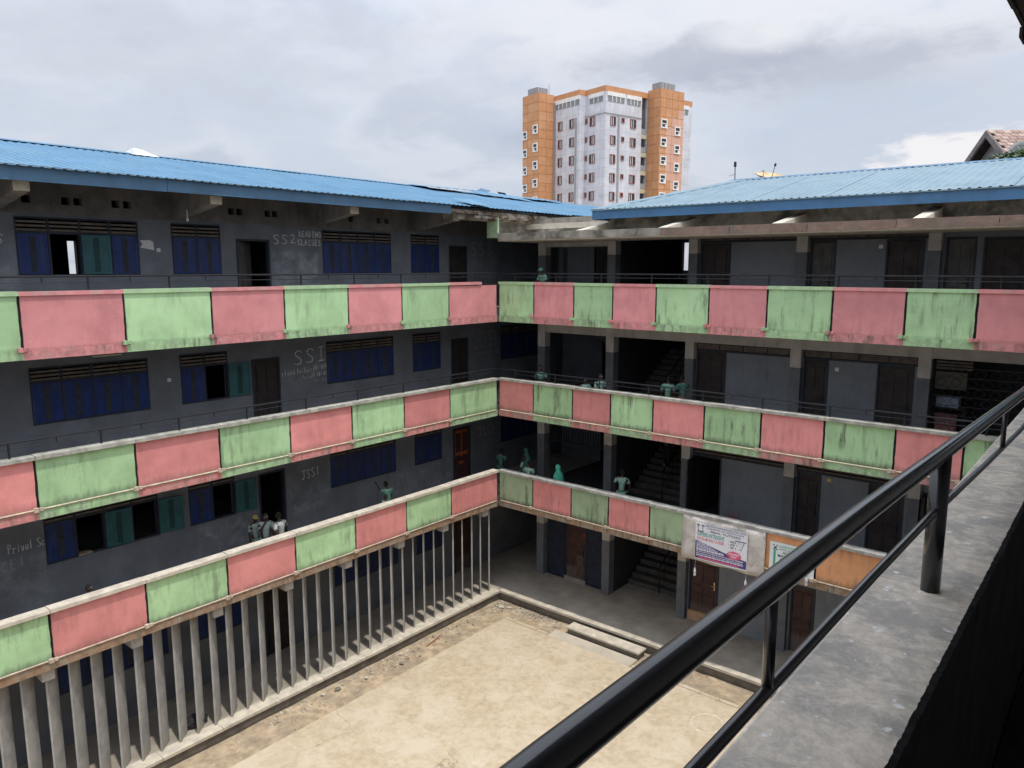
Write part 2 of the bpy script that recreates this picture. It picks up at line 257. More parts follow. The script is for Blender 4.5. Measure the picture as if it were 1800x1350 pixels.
# ------------------------------------------------------------------ mesh helpers
class MB:
    def __init__(s): s.v = []; s.f = []; s.mi = []; s.cur = 0
    def add(s, vs, fs):
        n = len(s.v); s.v += [tuple(v) for v in vs]; s.f += [tuple(n + i for i in f) for f in fs]; s.mi += [s.cur] * len(fs); return s
    def box(s, x0, x1, y0, y1, z0, z1):
        if x0 > x1: x0, x1 = x1, x0
        if y0 > y1: y0, y1 = y1, y0
        return s.add([(x0, y0, z0), (x1, y0, z0), (x1, y1, z0), (x0, y1, z0), (x0, y0, z1), (x1, y0, z1), (x1, y1, z1), (x0, y1, z1)],
                     [(0, 3, 2, 1), (4, 5, 6, 7), (0, 1, 5, 4), (1, 2, 6, 5), (2, 3, 7, 6), (3, 0, 4, 7)])
    def hexa(s, b, t):   # bottom quad, top quad (same winding, ccw from above)
        return s.add(list(b) + list(t), [(0, 3, 2, 1), (4, 5, 6, 7), (0, 1, 5, 4), (1, 2, 6, 5), (2, 3, 7, 6), (3, 0, 4, 7)])
    def quad(s, a, b, c, d): return s.add([a, b, c, d], [(0, 1, 2, 3)])
    def tube(s, pts, r, n=10, cap=True):
        pts = [Vector(p) for p in pts]; rr = r if isinstance(r, (list, tuple)) else [r] * len(pts)
        vs = []; fs = []; prev = None
        for i, p in enumerate(pts):
            d = (pts[min(i + 1, len(pts) - 1)] - pts[max(i - 1, 0)]).normalized()
            if prev is None:
                a = Vector((0, 0, 1)) if abs(d.z) < 0.9 else Vector((1, 0, 0)); u = d.cross(a).normalized()
            else: u = (prev - d * prev.dot(d)).normalized()
            prev = u; w = d.cross(u)
            for k in range(n):
                a = 2 * math.pi * k / n; vs.append(p + (u * math.cos(a) + w * math.sin(a)) * rr[i])
        for i in range(len(pts) - 1):
            for k in range(n): fs.append((i * n + k, i * n + (k + 1) % n, (i + 1) * n + (k + 1) % n, (i + 1) * n + k))
        if cap: fs.append(tuple(range(n))[::-1]); fs.append(tuple(range((len(pts) - 1) * n, len(pts) * n)))
        return s.add(vs, fs)
    def lathe(s, prof, n=12, c=(0, 0, 0), sx=1, sy=1):
        vs = []; fs = []
        for (r, z) in prof:
            for k in range(n):
                a = 2 * math.pi * k / n; vs.append((c[0] + r * sx * math.cos(a), c[1] + r * sy * math.sin(a), c[2] + z))
        for i in range(len(prof) - 1):
            for k in range(n): fs.append((i * n + k, i * n + (k + 1) % n, (i + 1) * n + (k + 1) % n, (i + 1) * n + k))
        return s.add(vs, fs)
    def ell(s, c, rx, ry, rz, nu=12, nv=8):
        vs = []; fs = []
        for j in range(nv + 1):
            t = math.pi * j / nv
            for k in range(nu):
                a = 2 * math.pi * k / nu; vs.append((c[0] + rx * math.sin(t) * math.cos(a), c[1] + ry * math.sin(t) * math.sin(a), c[2] - rz * math.cos(t)))
        for j in range(nv):
            for k in range(nu): fs.append((j * nu + k, j * nu + (k + 1) % nu, (j + 1) * nu + (k + 1) % nu, (j + 1) * nu + k))
        return s.add(vs, fs)
    def mesh(s, name, mats, off=(0, 0, 0), smooth=False, bevel=0):
        me = bpy.data.meshes.new(name)
        me.from_pydata([(v[0] - off[0], v[1] - off[1], v[2] - off[2]) for v in s.v], [], s.f)
        for m_ in (mats if isinstance(mats, (list, tuple)) else [mats]): me.materials.append(m_)
        for p, i in zip(me.polygons, s.mi): p.material_index = i; p.use_smooth = smooth
        me.validate(); me.update()
        return me
WO = {}
def root(name, label, cat, loc, group=None, kind=None):
    o = bpy.data.objects.new(name, None); COL.objects.link(o); o.location = loc; WO[o] = Vector(loc)
    o['label'] = label; o['category'] = cat
    if group: o['group'] = group
    return o
def P(name, mb, m, parent=None, loc=None, rot=None, label=None, kind=None, smooth=False):
    """one part: mb in world coordinates (loc None), or a mesh / local MB put at world loc"""
    base = WO[parent] if parent else Vector((0, 0, 0))
    if isinstance(mb, MB):
        off = base if loc is None else (0, 0, 0)
        me = mb.mesh(name, m, off, smooth)
    else: me = mb
    o = bpy.data.objects.new(name, me); COL.objects.link(o); o.parent = parent
    if loc is not None: o.location = Vector(loc) - base; WO[o] = Vector(loc)
    else: WO[o] = base.copy()
    if rot is not None: o.rotation_euler = rot
    if label: o['label'] = label
    if kind: o['kind'] = kind
    return o
def T(name, mb, m, label, cat, loc=None, group=None, rot=None, smooth=False):   # a thing that is one mesh
    if loc is None:
        c = [sum(v[i] for v in mb.v) / len(mb.v) for i in range(3)]; loc = (c[0], c[1], min(v[2] for v in mb.v))
        mb.v = [(v[0] - loc[0], v[1] - loc[1], v[2] - loc[2]) for v in mb.v]
    o = P(name, mb, m, None, loc, rot, smooth=smooth); o['label'] = label; o['category'] = cat
    if group: o['group'] = group
    return o
def ST(name, mb, m, smooth=False):
    o = P(name, mb, m, smooth=smooth); o['kind'] = 'structure'; return o

def wall_cells(mb, axis, a0, a1, u0, u1, z0, z1, holes):
    """wall slab between planes a0..a1 on axis 'x' or 'y', running u0..u1, with rectangular holes (u0,u1,z0,z1)"""
    us = sorted({u0, u1, *[h[0] for h in holes], *[h[1] for h in holes]})
    us = [u for u in us if u0 <= u <= u1]
    for a, b in zip(us, us[1:]):
        hs = sorted([(h[2], h[3]) for h in holes if h[0] < b - 1e-6 and h[1] > a + 1e-6])
        z = z0; segs = []
        for (h0, h1) in hs:
            if h0 > z + 1e-6: segs.append((z, h0))
            z = max(z, h1)
        if z < z1 - 1e-6: segs.append((z, z1))
        for (s0, s1) in segs:
            if axis == 'x': mb.box(a0, a1, a, b, s0, s1)
            else: mb.box(a, b, a0, a1, s0, s1)
    return mb

# ------------------------------------------------------------------ lettering
ST_FONT = {  # strokes on a 1 x 1.4 cell
 'S': [[(.9, 1.2), (.7, 1.4), (.35, 1.38), (.15, 1.15), (.25, .9), (.65, .65), (.85, .4), (.75, .1), (.4, 0), (.05, .12)]],
 'J': [[(.1, 1.35), (.95, 1.4)], [(.6, 1.38), (.62, .4), (.45, .05), (.15, .05), (.02, .3)]],
 'R': [[(.15, 0), (.15, 1.4), (.6, 1.35), (.75, 1.05), (.5, .8), (.15, .72)], [(.4, .75), (.9, 0)]],
 'E': [[(.85, 1.35), (.15, 1.4), (.15, 0), (.9, .03)], [(.15, .72), (.7, .74)]],
 'A': [[(.02, 0), (.5, 1.4), (.95, 0)], [(.2, .5), (.8, .5)]],
 'D': [[(.15, 0), (.15, 1.4), (.6, 1.25), (.88, .75), (.65, .15), (.15, 0)]],
 'I': [[(.5, 0), (.5, 1.4)], [(.25, 1.4), (.78, 1.4)], [(.22, 0), (.8, .02)]],
 'N': [[(.1, 0), (.12, 1.4), (.85, .05), (.88, 1.4)]],
 'G': [[(.9, 1.2), (.5, 1.4), (.12, 1.0), (.12, .4), (.5, 0), (.88, .25), (.9, .65), (.55, .65)]],
 'C': [[(.88, 1.15), (.6, 1.4), (.2, 1.1), (.1, .6), (.3, .1), (.65, 0), (.92, .25)]],
 'L': [[(.15, 1.4), (.15, 0), (.85, .05)]], 'B': [[(.15, 0), (.15, 1.4), (.65, 1.3), (.6, .85), (.15, .75), (.75, .6), (.75, .15), (.15, 0)]],
 'P': [[(.15, 0), (.15, 1.4), (.65, 1.35), (.75, 1.0), (.5, .75), (.15, .7)]], 'O': [[(.5, 1.4), (.15, 1.0), (.15, .4), (.5, 0), (.85, .4), (.85, 1.0), (.5, 1.4)]],
 'H': [[(.12, 0), (.15, 1.4)], [(.85, 0), (.85, 1.4)], [(.13, .7), (.85, .7)]],
 'F': [[(.85, 1.38), (.15, 1.4), (.15, 0)], [(.15, .75), (.65, .77)]],
 '1': [[(.5, 0), (.52, 1.4)]], '2': [[(.15, 1.15), (.4, 1.4), (.75, 1.25), (.7, .8), (.1, .05), (.9, .05)]],
 '3': [[(.15, 1.25), (.45, 1.4), (.8, 1.15), (.45, .75), (.85, .45), (.6, .02), (.1, .1)]],
 '0': [[(.5, 1.4), (.2, .9), (.2, .4), (.5, 0), (.8, .4), (.8, .9), (.5, 1.4)]], '4': [[(.6, 0), (.65, 1.4), (.1, .5), (.9, .5)]],
 '5': [[(.85, 1.4), (.25, 1.38), (.2, .8), (.65, .8), (.85, .4), (.55, 0), (.15, .1)]], '7': [[(.1, 1.35), (.9, 1.4), (.4, 0)]], '-': [[(.15, .65), (.85, .68)]],
 'i': [[(.5, 0), (.5, .8)], [(.5, 1.05), (.52, 1.12)]], 's': [[(.75, .75), (.4, .85), (.3, .6), (.7, .35), (.6, .05), (.2, .05)]],
 'l': [[(.5, 0), (.48, 1.4)]], 'a': [[(.75, .7), (.4, .8), (.2, .4), (.4, .02), (.7, .2), (.78, .8), (.85, 0)]], 'n': [[(.2, 0), (.2, .8), (.3, .6), (.6, .8), (.75, .5), (.78, 0)]],
 'd': [[(.7, .7), (.35, .75), (.2, .35), (.4, .02), (.72, .25), (.75, 1.4), (.8, 0)]], 'u': [[(.2, .8), (.22, .2), (.5, .02), (.75, .3), (.78, .8), (.82, 0)]],
 'e': [[(.2, .4), (.75, .5), (.55, .8), (.25, .6), (.3, .1), (.75, .1)]], 'r': [[(.25, 0), (.25, .8), (.4, .65), (.7, .78)]], 'v': [[(.2, .8), (.5, 0), (.8, .8)]],
 'c': [[(.75, .7), (.4, .8), (.2, .4), (.45, .02), (.78, .15)]], 'h': [[(.2, 0), (.2, 1.4)], [(.2, .5), (.5, .8), (.7, .5), (.75, 0)]], 'b': [[(.2, 1.4), (.2, 0), (.65, .1), (.7, .6), (.2, .7)]], 't': [[(.5, 1.2), (.5, .05)], [(.25, .8), (.8, .82)]],
 'm': [[(.1, 0), (.1, .8), (.3, .7), (.45, 0), (.5, .7), (.75, .75), (.85, 0)]], 'o': [[(.5, .8), (.2, .5), (.4, .02), (.75, .3), (.7, .7), (.5, .8)]],
}
def chalk(parent, s, x, y, z, w, h, mat_, thick=0.02, slope=0.0, axis='y', adv=None):
    """hand-written chalk on a wall facing +x; lettering runs along +y from (y,z), each cell w wide and h high"""
    mb = MB(); rng = random.Random(sum(ord(c) * (i + 3) for i, c in enumerate(s))); adv = adv or w * 1.15
    big = h >= .2 and len(s) > 1
    if big:
        for i, ch in enumerate(s): chalk(parent, ch, x, y + i * adv, z + i * slope * adv, w, h, mat_, thick, 0)
        return
    for ch in s:
        if ch != ' ':
            for st in ST_FONT[ch]:
                jz = rng.uniform(-.04, .04) * h
                pts = [(y + p[0] * w + rng.uniform(-.02, .02) * w, z + jz + p[1] / 1.4 * h + rng.uniform(-.015, .015) * h) for p in st]
                for a, b in zip(pts, pts[1:]):
                    d = Vector((b[0] - a[0], b[1] - a[1])); l = d.length or 1; d /= l; n = Vector((-d.y, d.x)) * thick / 2
                    e = d * thick * 0.3; t2 = rng.uniform(.6, 1.15); n = n * t2
                    q = [(a[0] - e.x + n.x, a[1] - e.y + n.y), (a[0] - e.x - n.x, a[1] - e.y - n.y), (b[0] + e.x - n.x, b[1] + e.y - n.y), (b[0] + e.x + n.x, b[1] + e.y + n.y)]
                    mb.quad(*[(x, u, v) for u, v in q])
        y += adv; z += slope * adv
    return P('chalk_letter' if len(s) == 1 else 'chalk_lettering', mb, mat_, parent)
def text(parent, s, o, ux, uz, w, h, m, name='lettering', bold=0.0, loc_n=Vector((0, -0.004, 0))):
    """printed words scaled to w x h, lower-left corner at o, running along ux, up along uz"""
    cu = bpy.data.curves.new('lettering', 'FONT'); cu.body = s; cu.offset = bold
    t = bpy.data.objects.new('lettering_source', cu); COL.objects.link(t)
    dg = bpy.context.evaluated_depsgraph_get(); dg.update()
    me = bpy.data.meshes.new_from_object(t.evaluated_get(dg))
    bpy.data.objects.remove(t); bpy.data.curves.remove(cu)
    xs = [v.co.x for v in me.vertices]; ys = [v.co.y for v in me.vertices]
    x0, x1, y0, y1 = min(xs), max(xs), min(ys), max(ys); base = WO[parent]
    for v in me.vertices:
        p = Vector(o) + Vector(ux) * ((v.co.x - x0) / (x1 - x0) * w) + Vector(uz) * ((v.co.y - y0) / (y1 - y0) * h) + loc_n
        v.co = p - base
    me.materials.clear(); me.materials.append(m)
    return P(name, me, m, parent)

# ------------------------------------------------------------------ setting: ground
g = MB().box(-500, 500, -500, 500, -0.60, -0.42); ST('city_ground', g, M['city'])
dirt = MB()
nx, ny = 60, 60
X0, X1, Y0, Y1 = 0.0, 16.0, -30.0, 0.0
rng = random.Random(3)
hts = [[-0.345 + rng.uniform(-.012, .018) for i in range(nx + 1)] for j in range(ny + 1)]
vs = [(X0 + (X1 - X0) * i / nx, Y0 + (Y1 - Y0) * j / ny, hts[j][i]) for j in range(ny + 1) for i in range(nx + 1)]
fs = [(j * (nx + 1) + i, j * (nx + 1) + i + 1, (j + 1) * (nx + 1) + i + 1, (j + 1) * (nx + 1) + i) for j in range(ny) for i in range(nx)]
dirt.add(vs, fs); ST('courtyard_ground', dirt, M['dirt'], smooth=True)
pav = ST('courtyard_pavement', MB().box(1.15, 14.2, -28, -1.12, -0.5, -0.285), M['slab'])
P('apron', MB().box(2.95, 5.95, -1.115, -0.62, -0.5, -0.288), M['apron'], pav)
def edging(x0, x1, y0, y1, n, along):
    for i in range(n):
        dz = random.uniform(-.008, .012)
        if along == 'x':
            a = x0 + (x1 - x0) * i / n; b = x0 + (x1 - x0) * (i + 1) / n - 0.012; mb = MB().box(a, b, y0, y1, -0.42, -0.275 + dz)
        else:
            a = y0 + (y1 - y0) * i / n; b = y0 + (y1 - y0) * (i + 1) / n - 0.012; mb = MB().box(x0, x1, a, b, -0.42, -0.275 + dz)
        P('edging_stone', mb, M['slab'], pav)
edging(1.16, 2.94, -1.11, -0.98, 4, 'x'); edging(6.0, 14.2, -1.11, -0.98, 15, 'x')

ring = MB(); vs = []; fs = []; rg = random.Random(8); nn = 40
for k in range(nn):
    a = 2 * math.pi * k / nn
    for q in (0, 1):
        rr_ = (.40 if q == 0 else .455) + rg.uniform(-.015, .015); vs.append((8.94 + rr_ * math.cos(a) * .9, -2.24 + rr_ * math.sin(a), -0.2835))
for k in range(nn): fs.append((2 * k, 2 * k + 1, (2 * k + 3) % (2 * nn), (2 * k + 2) % (2 * nn)))
ring.add(vs, fs); P('chalk_ring', ring, mat('pale_ring_stain', (.56, .485, .37), var=.2, scale=9), pav)

# ------------------------------------------------------------------ LEFT WING
LW = root('school_wing', 'left school wing with bright blue roof and grey concrete fins at ground level', 'school building', (-2.3, -8.0, -0.4))
FL = {3: 9.90, 2: 6.65, 1: 3.40, 0: 0.0}
PT = {3: 10.78, 2: 7.575, 1: 4.385}; PB = {3: 9.47, 2: 6.28, 1: 3.095}
YA, YB = -27.0, 9.0
XW = -2.2
dzs = {3: 0.0, 2: -3.28, 1: -6.53, 0: -9.75}
WINS = [('A', -13.28, -10.69, 4), ('B', -9.88, -8.58, 2), ('C', -5.38, -2.74, 4), ('D', -1.88, -0.58, 2)]
WINS_ALL = WINS + [('F', -17.8, -16.5, 2), ('H', -21.2, -18.6, 4)]
vent_y = [-13.75, -13.01, -12.22, -11.97, -11.15, -10.89, -8.22, -7.98, -7.14, -6.91, -5.05, -4.3, -3.2, -2.88]
DOORS_L = {3: [(-8.14, -7.14), (-0.1, 0.8)], 2: [(-7.87, -7.0), (-0.04, 0.82)], 1: [(-7.85, -6.99), (0.0, 0.9)], 0: [(-7.87, -7.0), (0.0, 0.9)]}
for f in (0, 1, 2, 3):
    zc = {3: 12.40, 2: 9.47, 1: 6.28, 0: 3.095}[f]; z0 = FL[f]
    hol = [(a, b, 11.05 + dzs[f], 12.33 + dzs[f]) for (_, a, b, _) in WINS_ALL]
    if f in (1, 2): hol.append((2.65, 5.2, 11.05 + dzs[f], 12.33 + dzs[f]))
    hol += [(a, b, z0, z0 + 2.1) for a, b in DOORS_L[f]]
    wl = P('wall', wall_cells(MB(), 'x', XW - 0.2, XW, YA, YB, z0, zc, hol), M['wall'], LW)
    if f == 3: wall3 = wl
    if f == 2: wall2 = wl
    if f == 1: wall1 = wl
    # rooms behind
    bw = [(-9.78, -9.52, 11.05, 12.05)] if f == 3 else []
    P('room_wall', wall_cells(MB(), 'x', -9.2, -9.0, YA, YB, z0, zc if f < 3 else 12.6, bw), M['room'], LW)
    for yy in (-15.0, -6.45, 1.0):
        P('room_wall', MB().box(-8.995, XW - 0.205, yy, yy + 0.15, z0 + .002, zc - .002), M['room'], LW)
hol = [(y - 0.09, y + 0.09, 12.62, 12.79) for y in vent_y]
P('wall_head', wall_cells(MB(), 'x', XW - 0.2, XW - 0.004, YA, YB, 12.402, 13.2, hol), M['wall_top'], LW)
P('wall_head_backing', MB().box(XW - 0.7, XW - 0.6, YA, YB, 12.3, 13.2), M['groove'], LW)
P('end_wall', MB().box(-9.2, 0.0, YB + .002, YB + 0.2, -0.4, 13.1), M['wall'], LW)
P('end_wall', MB().box(-9.2, -2.4, YA - 0.2, YA - .002, -0.4, 13.1), M['wall'], LW)
for f in (1, 2, 3):
    P('floor_slab', MB().box(-9.0, -0.115, YA, YB, PB[f] + 0.03, FL[f]), M['soffit'], LW)
P('ceiling', MB().box(-9.0, -2.41, YA, YB, 12.42, 12.5), M['room'], LW)
P('ground_floor', MB().box(-9.0, -0.05, YA, YB, -0.42, -0.003), M['floor'], LW)
# kerb along the corridor edge
P('kerb', MB().box(-0.10, 0.0, YA, -0.006, -0.5, -0.075), M['kerbface'], LW)
for i in range(18):
    a = -27 + 1.5 * i; b = min(a + 1.488, -0.004)
    P('kerb_top', MB().box(-0.32, 0.05 + random.uniform(-.008, .008), a, b, -0.072, random.uniform(.0, .008)), M['kerbtop'], LW)

# shutters: one leaf mesh, outer face navy, inner face teal
def leaf_mesh(w, h, outer, inner, name):
    mb = MB()
    mb.cur = 0; t = 0.02
    mb.box(0, t, 0, 0.05, 0, h); mb.box(0, t, w - 0.05, w, 0, h); mb.box(0, t, 0.05, w - 0.05, 0, 0.05); mb.box(0, t, 0.05, w - 0.05, h - 0.05, h)
    mb.box(0.006, 0.014, 0.05, w * 0.40, 0.05, h - 0.05); mb.box(0.006, 0.014, w * 0.60, w - 0.05, 0.05, h - 0.05)
    mb.cur = 1
    for k in range(4):
        a = w * 0.41 + k * w * 0.047; mb.box(0.003 + .003 * (k % 2), 0.018, a, a + w * 0.034, 0.05, h - 0.05)
    mb.cur = 2
    i0 = -0.004
    mb.box(i0, -0.001, 0.01, w - 0.01, 0.01, h - 0.01); mb.box(i0 - .012, i0 - .001, 0.0, 0.05, 0, h); mb.box(i0 - .012, i0 - .001, w - 0.05, w, 0, h); mb.box(i0 - .012, i0 - .001, 0.05, w - 0.05, 0, 0.05); mb.box(i0 - .012, i0 - .001, 0.05, w - 0.05, h - 0.05, h)
    mb.cur = 3; mb.box(i0 - .008, i0 - .001, w * 0.40, w * 0.60, 0.05, h - 0.05)
    return mb.mesh(name, [outer, M['ribs'], inner, M['tealdark']])
LEAF = {}
SL = {}
def slat_mesh(w, m):
    return MB().hexa([(-.03, 0, 0.012), (0.012, 0, 0.0), (0.012, w, 0.0), (-.03, w, 0.012)], [(-0.03, 0, 0.055), (0.012, 0, 0.045), (0.012, w, 0.045), (-0.03, w, 0.055)]).mesh('louvre_slat', m)
STATE = {(3, 'A'): 'COFC', (2, 'B'): 'CO', (1, 'A'): 'COFO', (1, 'B'): 'CO'}
def window(f, key, a, b, n):
    zb = 11.05 + dzs[f]; zt = zb + 1.28; zm = zb + 0.95; w = (b - a) / n
    fr = MB()
    fr.box(XW - 0.12, XW + 0.015, a, b, zb, zb + 0.04); fr.box(XW - 0.12, XW + 0.015, a, b, zt - 0.035, zt); fr.box(XW - 0.12, XW + 0.012, a, b, zm - 0.025, zm + 0.025)
    for k in range(n + 1):
        y = a + k * w; y0 = max(a, y - 0.022); y1 = min(b, y + 0.022)
        fr.box(XW - 0.119, XW + 0.01, y0, y1, zb + 0.041, zm - 0.026); fr.box(XW - 0.119, XW + 0.01, y0, y1, zm + 0.026, zt - 0.036)
    wn = P('window', fr, M['winframe'], LW)
    lw = round(w - 0.05, 3); lh = 0.875
    if lw not in LEAF: LEAF[lw] = leaf_mesh(lw, lh, M['navy'], M['teal'], 'shutter'); SL[lw] = slat_mesh(lw, M['slat'])
    st = STATE.get((f, key), 'C' * n)
    for k in range(n):
        y = a + k * w + 0.025
        for j in range(3): P('louvre_slat', SL[lw], None, wn, (XW - 0.02, y, zm + 0.03 + j * 0.087))
        c = st[k]
        if c == 'C': P('shutter', LEAF[lw], None, wn, (XW - 0.01 + random.uniform(-.006, .006), y, zb + 0.045), (0, 0, R(random.uniform(-1.2, 1.2))))
        elif c == 'F': P('shutter', LEAF[lw], None, wn, (XW - 0.01, y, zb + 0.045))
        if c == 'O':   # leaf swung outwards about its right edge, lying towards the next bay, teal inner face out
            o = P('shutter', LEAF[lw], None, wn, (XW + 0.03 + lw * math.sin(R(6)), y + lw + 0.035 + lw * 0.995, zb + 0.045), (0, 0, R(174)), label='teal inner face of an opened shutter leaf')
for f in (0, 1, 2, 3):
    for (k, a, b, n) in WINS_ALL: window(f, k, a, b, n)
    if f in (1, 2): window(f, 'E', 2.65, 5.2, 4)
def door(parent, axis, plane, a, b, z0, h, m, ajar=0, panels=True, out=+1, label=None, sub=True):
    """leaf in the hole a..b; out: +1 when the outer side is +x, -1 when it is -y"""
    w = b - a - 0.1
    fr = MB(); lf = MB()
    def bx(mb, d0, d1, u0, u1, za, zb):
        if axis == 'x': mb.box(plane + d0, plane + d1, u0, u1, za, zb)
        else: mb.box(u0, u1, plane - d0, plane - d1, za, zb)
    bx(fr, -0.12, 0.02, a, a + 0.05, z0, z0 + h); bx(fr, -0.12, 0.02, b - 0.05, b, z0, z0 + h); bx(fr, -0.12, 0.018, a + .05, b - .05, z0 + h - 0.05, z0 + h)
    d = P('door', fr, M['winframe'], parent, label=label)
    lm = MB(); t = 0.04
    def lb(d0, d1, u0, u1, za, zb):
        if axis == 'x': lm.box(d0, d1, u0, u1, za, zb)
        else: lm.box(u0, u1, -d0, -d1, za, zb)
    hh = h - 0.06
    lb(0, t, 0, w, 0, hh)
    if panels:
        for i in range(2):
            for (p0, p1) in ((0.08, 0.36), (0.43, 0.52), (0.58, 0.93)):
                lb(t, t + 0.022, w * (0.12 + 0.42 * i), w * (0.46 + 0.42 * i), hh * p0, hh * p1)
    loc = (plane - 0.07, a + 0.05, z0) if axis == 'x' else (a + 0.05, plane + 0.07, z0)
    lf = P('door_leaf', lm, m, d, loc, (0, 0, ajar))
    hd = MB()
    if axis == 'x': hd.tube([(plane - .02, b - .13, z0 + .98), (plane + .03, b - .13, z0 + .98), (plane + .03, b - .24, z0 + .98)], 0.011, 8)
    else: hd.tube([(b - .13, plane + .02, z0 + .98), (b - .13, plane - .03, z0 + .98), (b - .24, plane - .03, z0 + .98)], 0.011, 8); hd.box(b - .155, b - .115, plane + .015, plane - .008, z0 + .85, z0 + 1.12)
    if ajar == 0: P('door_handle', hd, M['metal'] if z0 == FL[0] + .32 else M['rail'], d)
    return d
door(LW, 'x', XW, -8.14, -7.14, FL[3], 2.1, M['doorgrey'], ajar=R(38), label='door standing ajar')
door(LW, 'x', XW, -7.87, -7.0, FL[2], 2.1, M['door'])
door(LW, 'x', XW, -7.85, -6.99, FL[1], 2.1, M['door'], ajar=R(78), label='door standing open')
door(LW, 'x', XW, -7.87, -7.0, FL[0], 2.1, M['door'])
door(LW, 'x', XW, -0.1, 0.8, FL[3], 2.1, M['door']); door(LW, 'x', XW, -0.04, 0.82, FL[2], 2.1, M['door'])
dd = door(LW, 'x', XW, 0.0, 0.9, FL[1], 2.1, M['doorred'], label='door with a bright orange upper panel')
P('door_panel', MB().box(XW - 0.026, XW - 0.01, 0.13, 0.77, FL[1] + 1.0, FL[1] + 1.98), M['doororange'], dd)
P('door_panel', MB().box(XW - 0.026, XW - 0.012, 0.30, 0.55, FL[1] + 0.72, FL[1] + 0.82), M['doororange'], dd)
door(LW, 'x', XW, 0.0, 0.9, FL[0], 2.1, M['doorred'])

# parapets
LY = [-28.0, -25.6, -23.65, -21.72, -19.8, -17.88, -15.95, -14.02, -12.08, -10.13, -8.2, -6.22, -4.29, -2.36, -0.10]
RX = [0.0, 1.47, 3.03, 4.43, 5.87, 7.47, 9.07, 10.68, 12.30, 13.71, 15.2, 15.9]
def wobbly(bx, wing, a, b, z0, z1):
    # hand-cut panel: front face with uneven side edges, backed by a plain body
    mb = MB(); n = 9; vs = []; rg2 = random.Random(int(a * 977 + z0 * 131) + (5 if wing == 'L' else 0))
    pt = (lambda d, u, z: (d, u, z)) if wing == 'L' else (lambda d, u, z: (u, -d, z))
    for d in (-0.029, 0.0):
        for i in range(n + 1):
            z = z0 + (z1 - z0) * i / n
            for e in (0, 1):
                j = rg2.uniform(-.004, .009); vs.append(pt(d, a - .004 + j if e == 0 else b + .004 - j, z))
    m2 = 2 * (n + 1); fs = []
    for i in range(n):
        q = 2 * i; fs += [(m2 + q, m2 + q + 1, m2 + q + 3, m2 + q + 2), (q, q + 2, m2 + q + 2, m2 + q), (q + 1, m2 + q + 1, m2 + q + 3, q + 3)]
    fs += [(0, m2, m2 + 1, 1), (2 * n, 2 * n + 1, m2 + 2 * n + 1, m2 + 2 * n)]
    return mb.add(vs, fs)
def parapet(wing, parent, f, cuts, colours):
    zt, zb = PT[f], PB[f]
    def bx(mb, d0, d1, a, b, z0, z1):   # d = distance in front of the face
        if wing == 'L': mb.box(d0, d1, a, b, z0, z1)
        else: mb.box(a, b, -d0, -d1, z0, z1)
    a0, a1 = cuts[0], cuts[-1]
    lo = -0.02 if wing == 'L' else 0.02
    core = MB(); bx(core, -0.11, -0.03, a0, a1 if wing == 'L' else a1, zb + 0.01, zt - 0.075)
    pp = P('parapet', core, M['groove'], parent)
    inn = MB(); bx(inn, -0.125, -0.112, a0, a1, FL[f] + .002, zt - 0.076); P('bounce_lining', inn, M['lintel'], pp)  # unseen pale face added to bounce light into the corridor
    for i in range(len(cuts) - 1):
        a, b = cuts[i] + 0.028, cuts[i + 1] - 0.028; c = colours[i]
        if f == 3 and wing == 'L' and i == len(cuts) - 2:
            mb = MB(); bx(mb, -0.029, 0.0, a, b, zb + 0.19, zt - 0.10)
        else:
            mb = wobbly(bx, wing, a, b, zb + 0.19, zt - 0.076)
        P('panel', mb, M[c, wing, f], pp)
        e = MB(); ch = random.uniform(0, .015); bx(e, -0.029, 0.012, a - 0.027, b + 0.027, zb + ch * .3, zb + 0.188)
        P('slab_edge', e, M[c + '_band', wing, f], pp)
        if f == 3:
            t = MB(); dz = random.uniform(0, .012); bx(t, -0.16, 0.035, a - 0.028, b + (0.028 if i < len(cuts) - 2 or wing == 'R' else -0.75), zt - 0.075, zt + dz); P('coping', t, M[c + '_top', wing, f], pp)
        else:
            t = MB(); dz = random.uniform(0, .012); bx(t, -0.20, 0.075, a - 0.022, b + 0.022, zt - 0.07, zt + dz); P('coping', t, M['cop2'] if f == 2 else (M['cop1'] if wing == 'L' else M['copR1']), pp)
            cd = MB(); zc = zb + 0.21
            pts = [(0.022, a + .05, zc), (0.022, b - .05, zc)] if wing == 'L' else [(a + .05, -0.022, zc), (b - .05, -0.022, zc)]
            cd.tube(pts, 0.018, 8); P('conduit', cd, M['conduitL2'] if f == 2 else M['conduit'], pp)
    for i in range(1, len(cuts) - 1):
        y = cuts[i]; jb = MB(); zc = zb + 0.17 + random.uniform(-.01, .01)
        bx(jb, 0.014, 0.075, y - 0.10, y - 0.015, zc, zc + 0.085); bx(jb, 0.014, 0.06, y + 0.0, y + 0.075, zc + .012, zc + 0.075); bx(jb, 0.013, 0.04, y - 0.03, y + 0.02, zc + .02, zc + .06)
        P('junction_box', jb, M[colours[i] + '_band', wing, f] if f == 3 else M['conduit'], pp)
    return pp
nL = len(LY) - 1
def alt(first_from_end, n): # colour of the last segment given
    o = ['green', 'pink'] if first_from_end == 'green' else ['pink', 'green']
    return [o[(n - 1 - i) % 2] for i in range(n)]
parapet('L', LW, 3, LY, alt('pink', nL)); parapet('L', LW, 2, LY, alt('green', nL)); parapet('L', LW, 1, LY, alt('pink', nL))
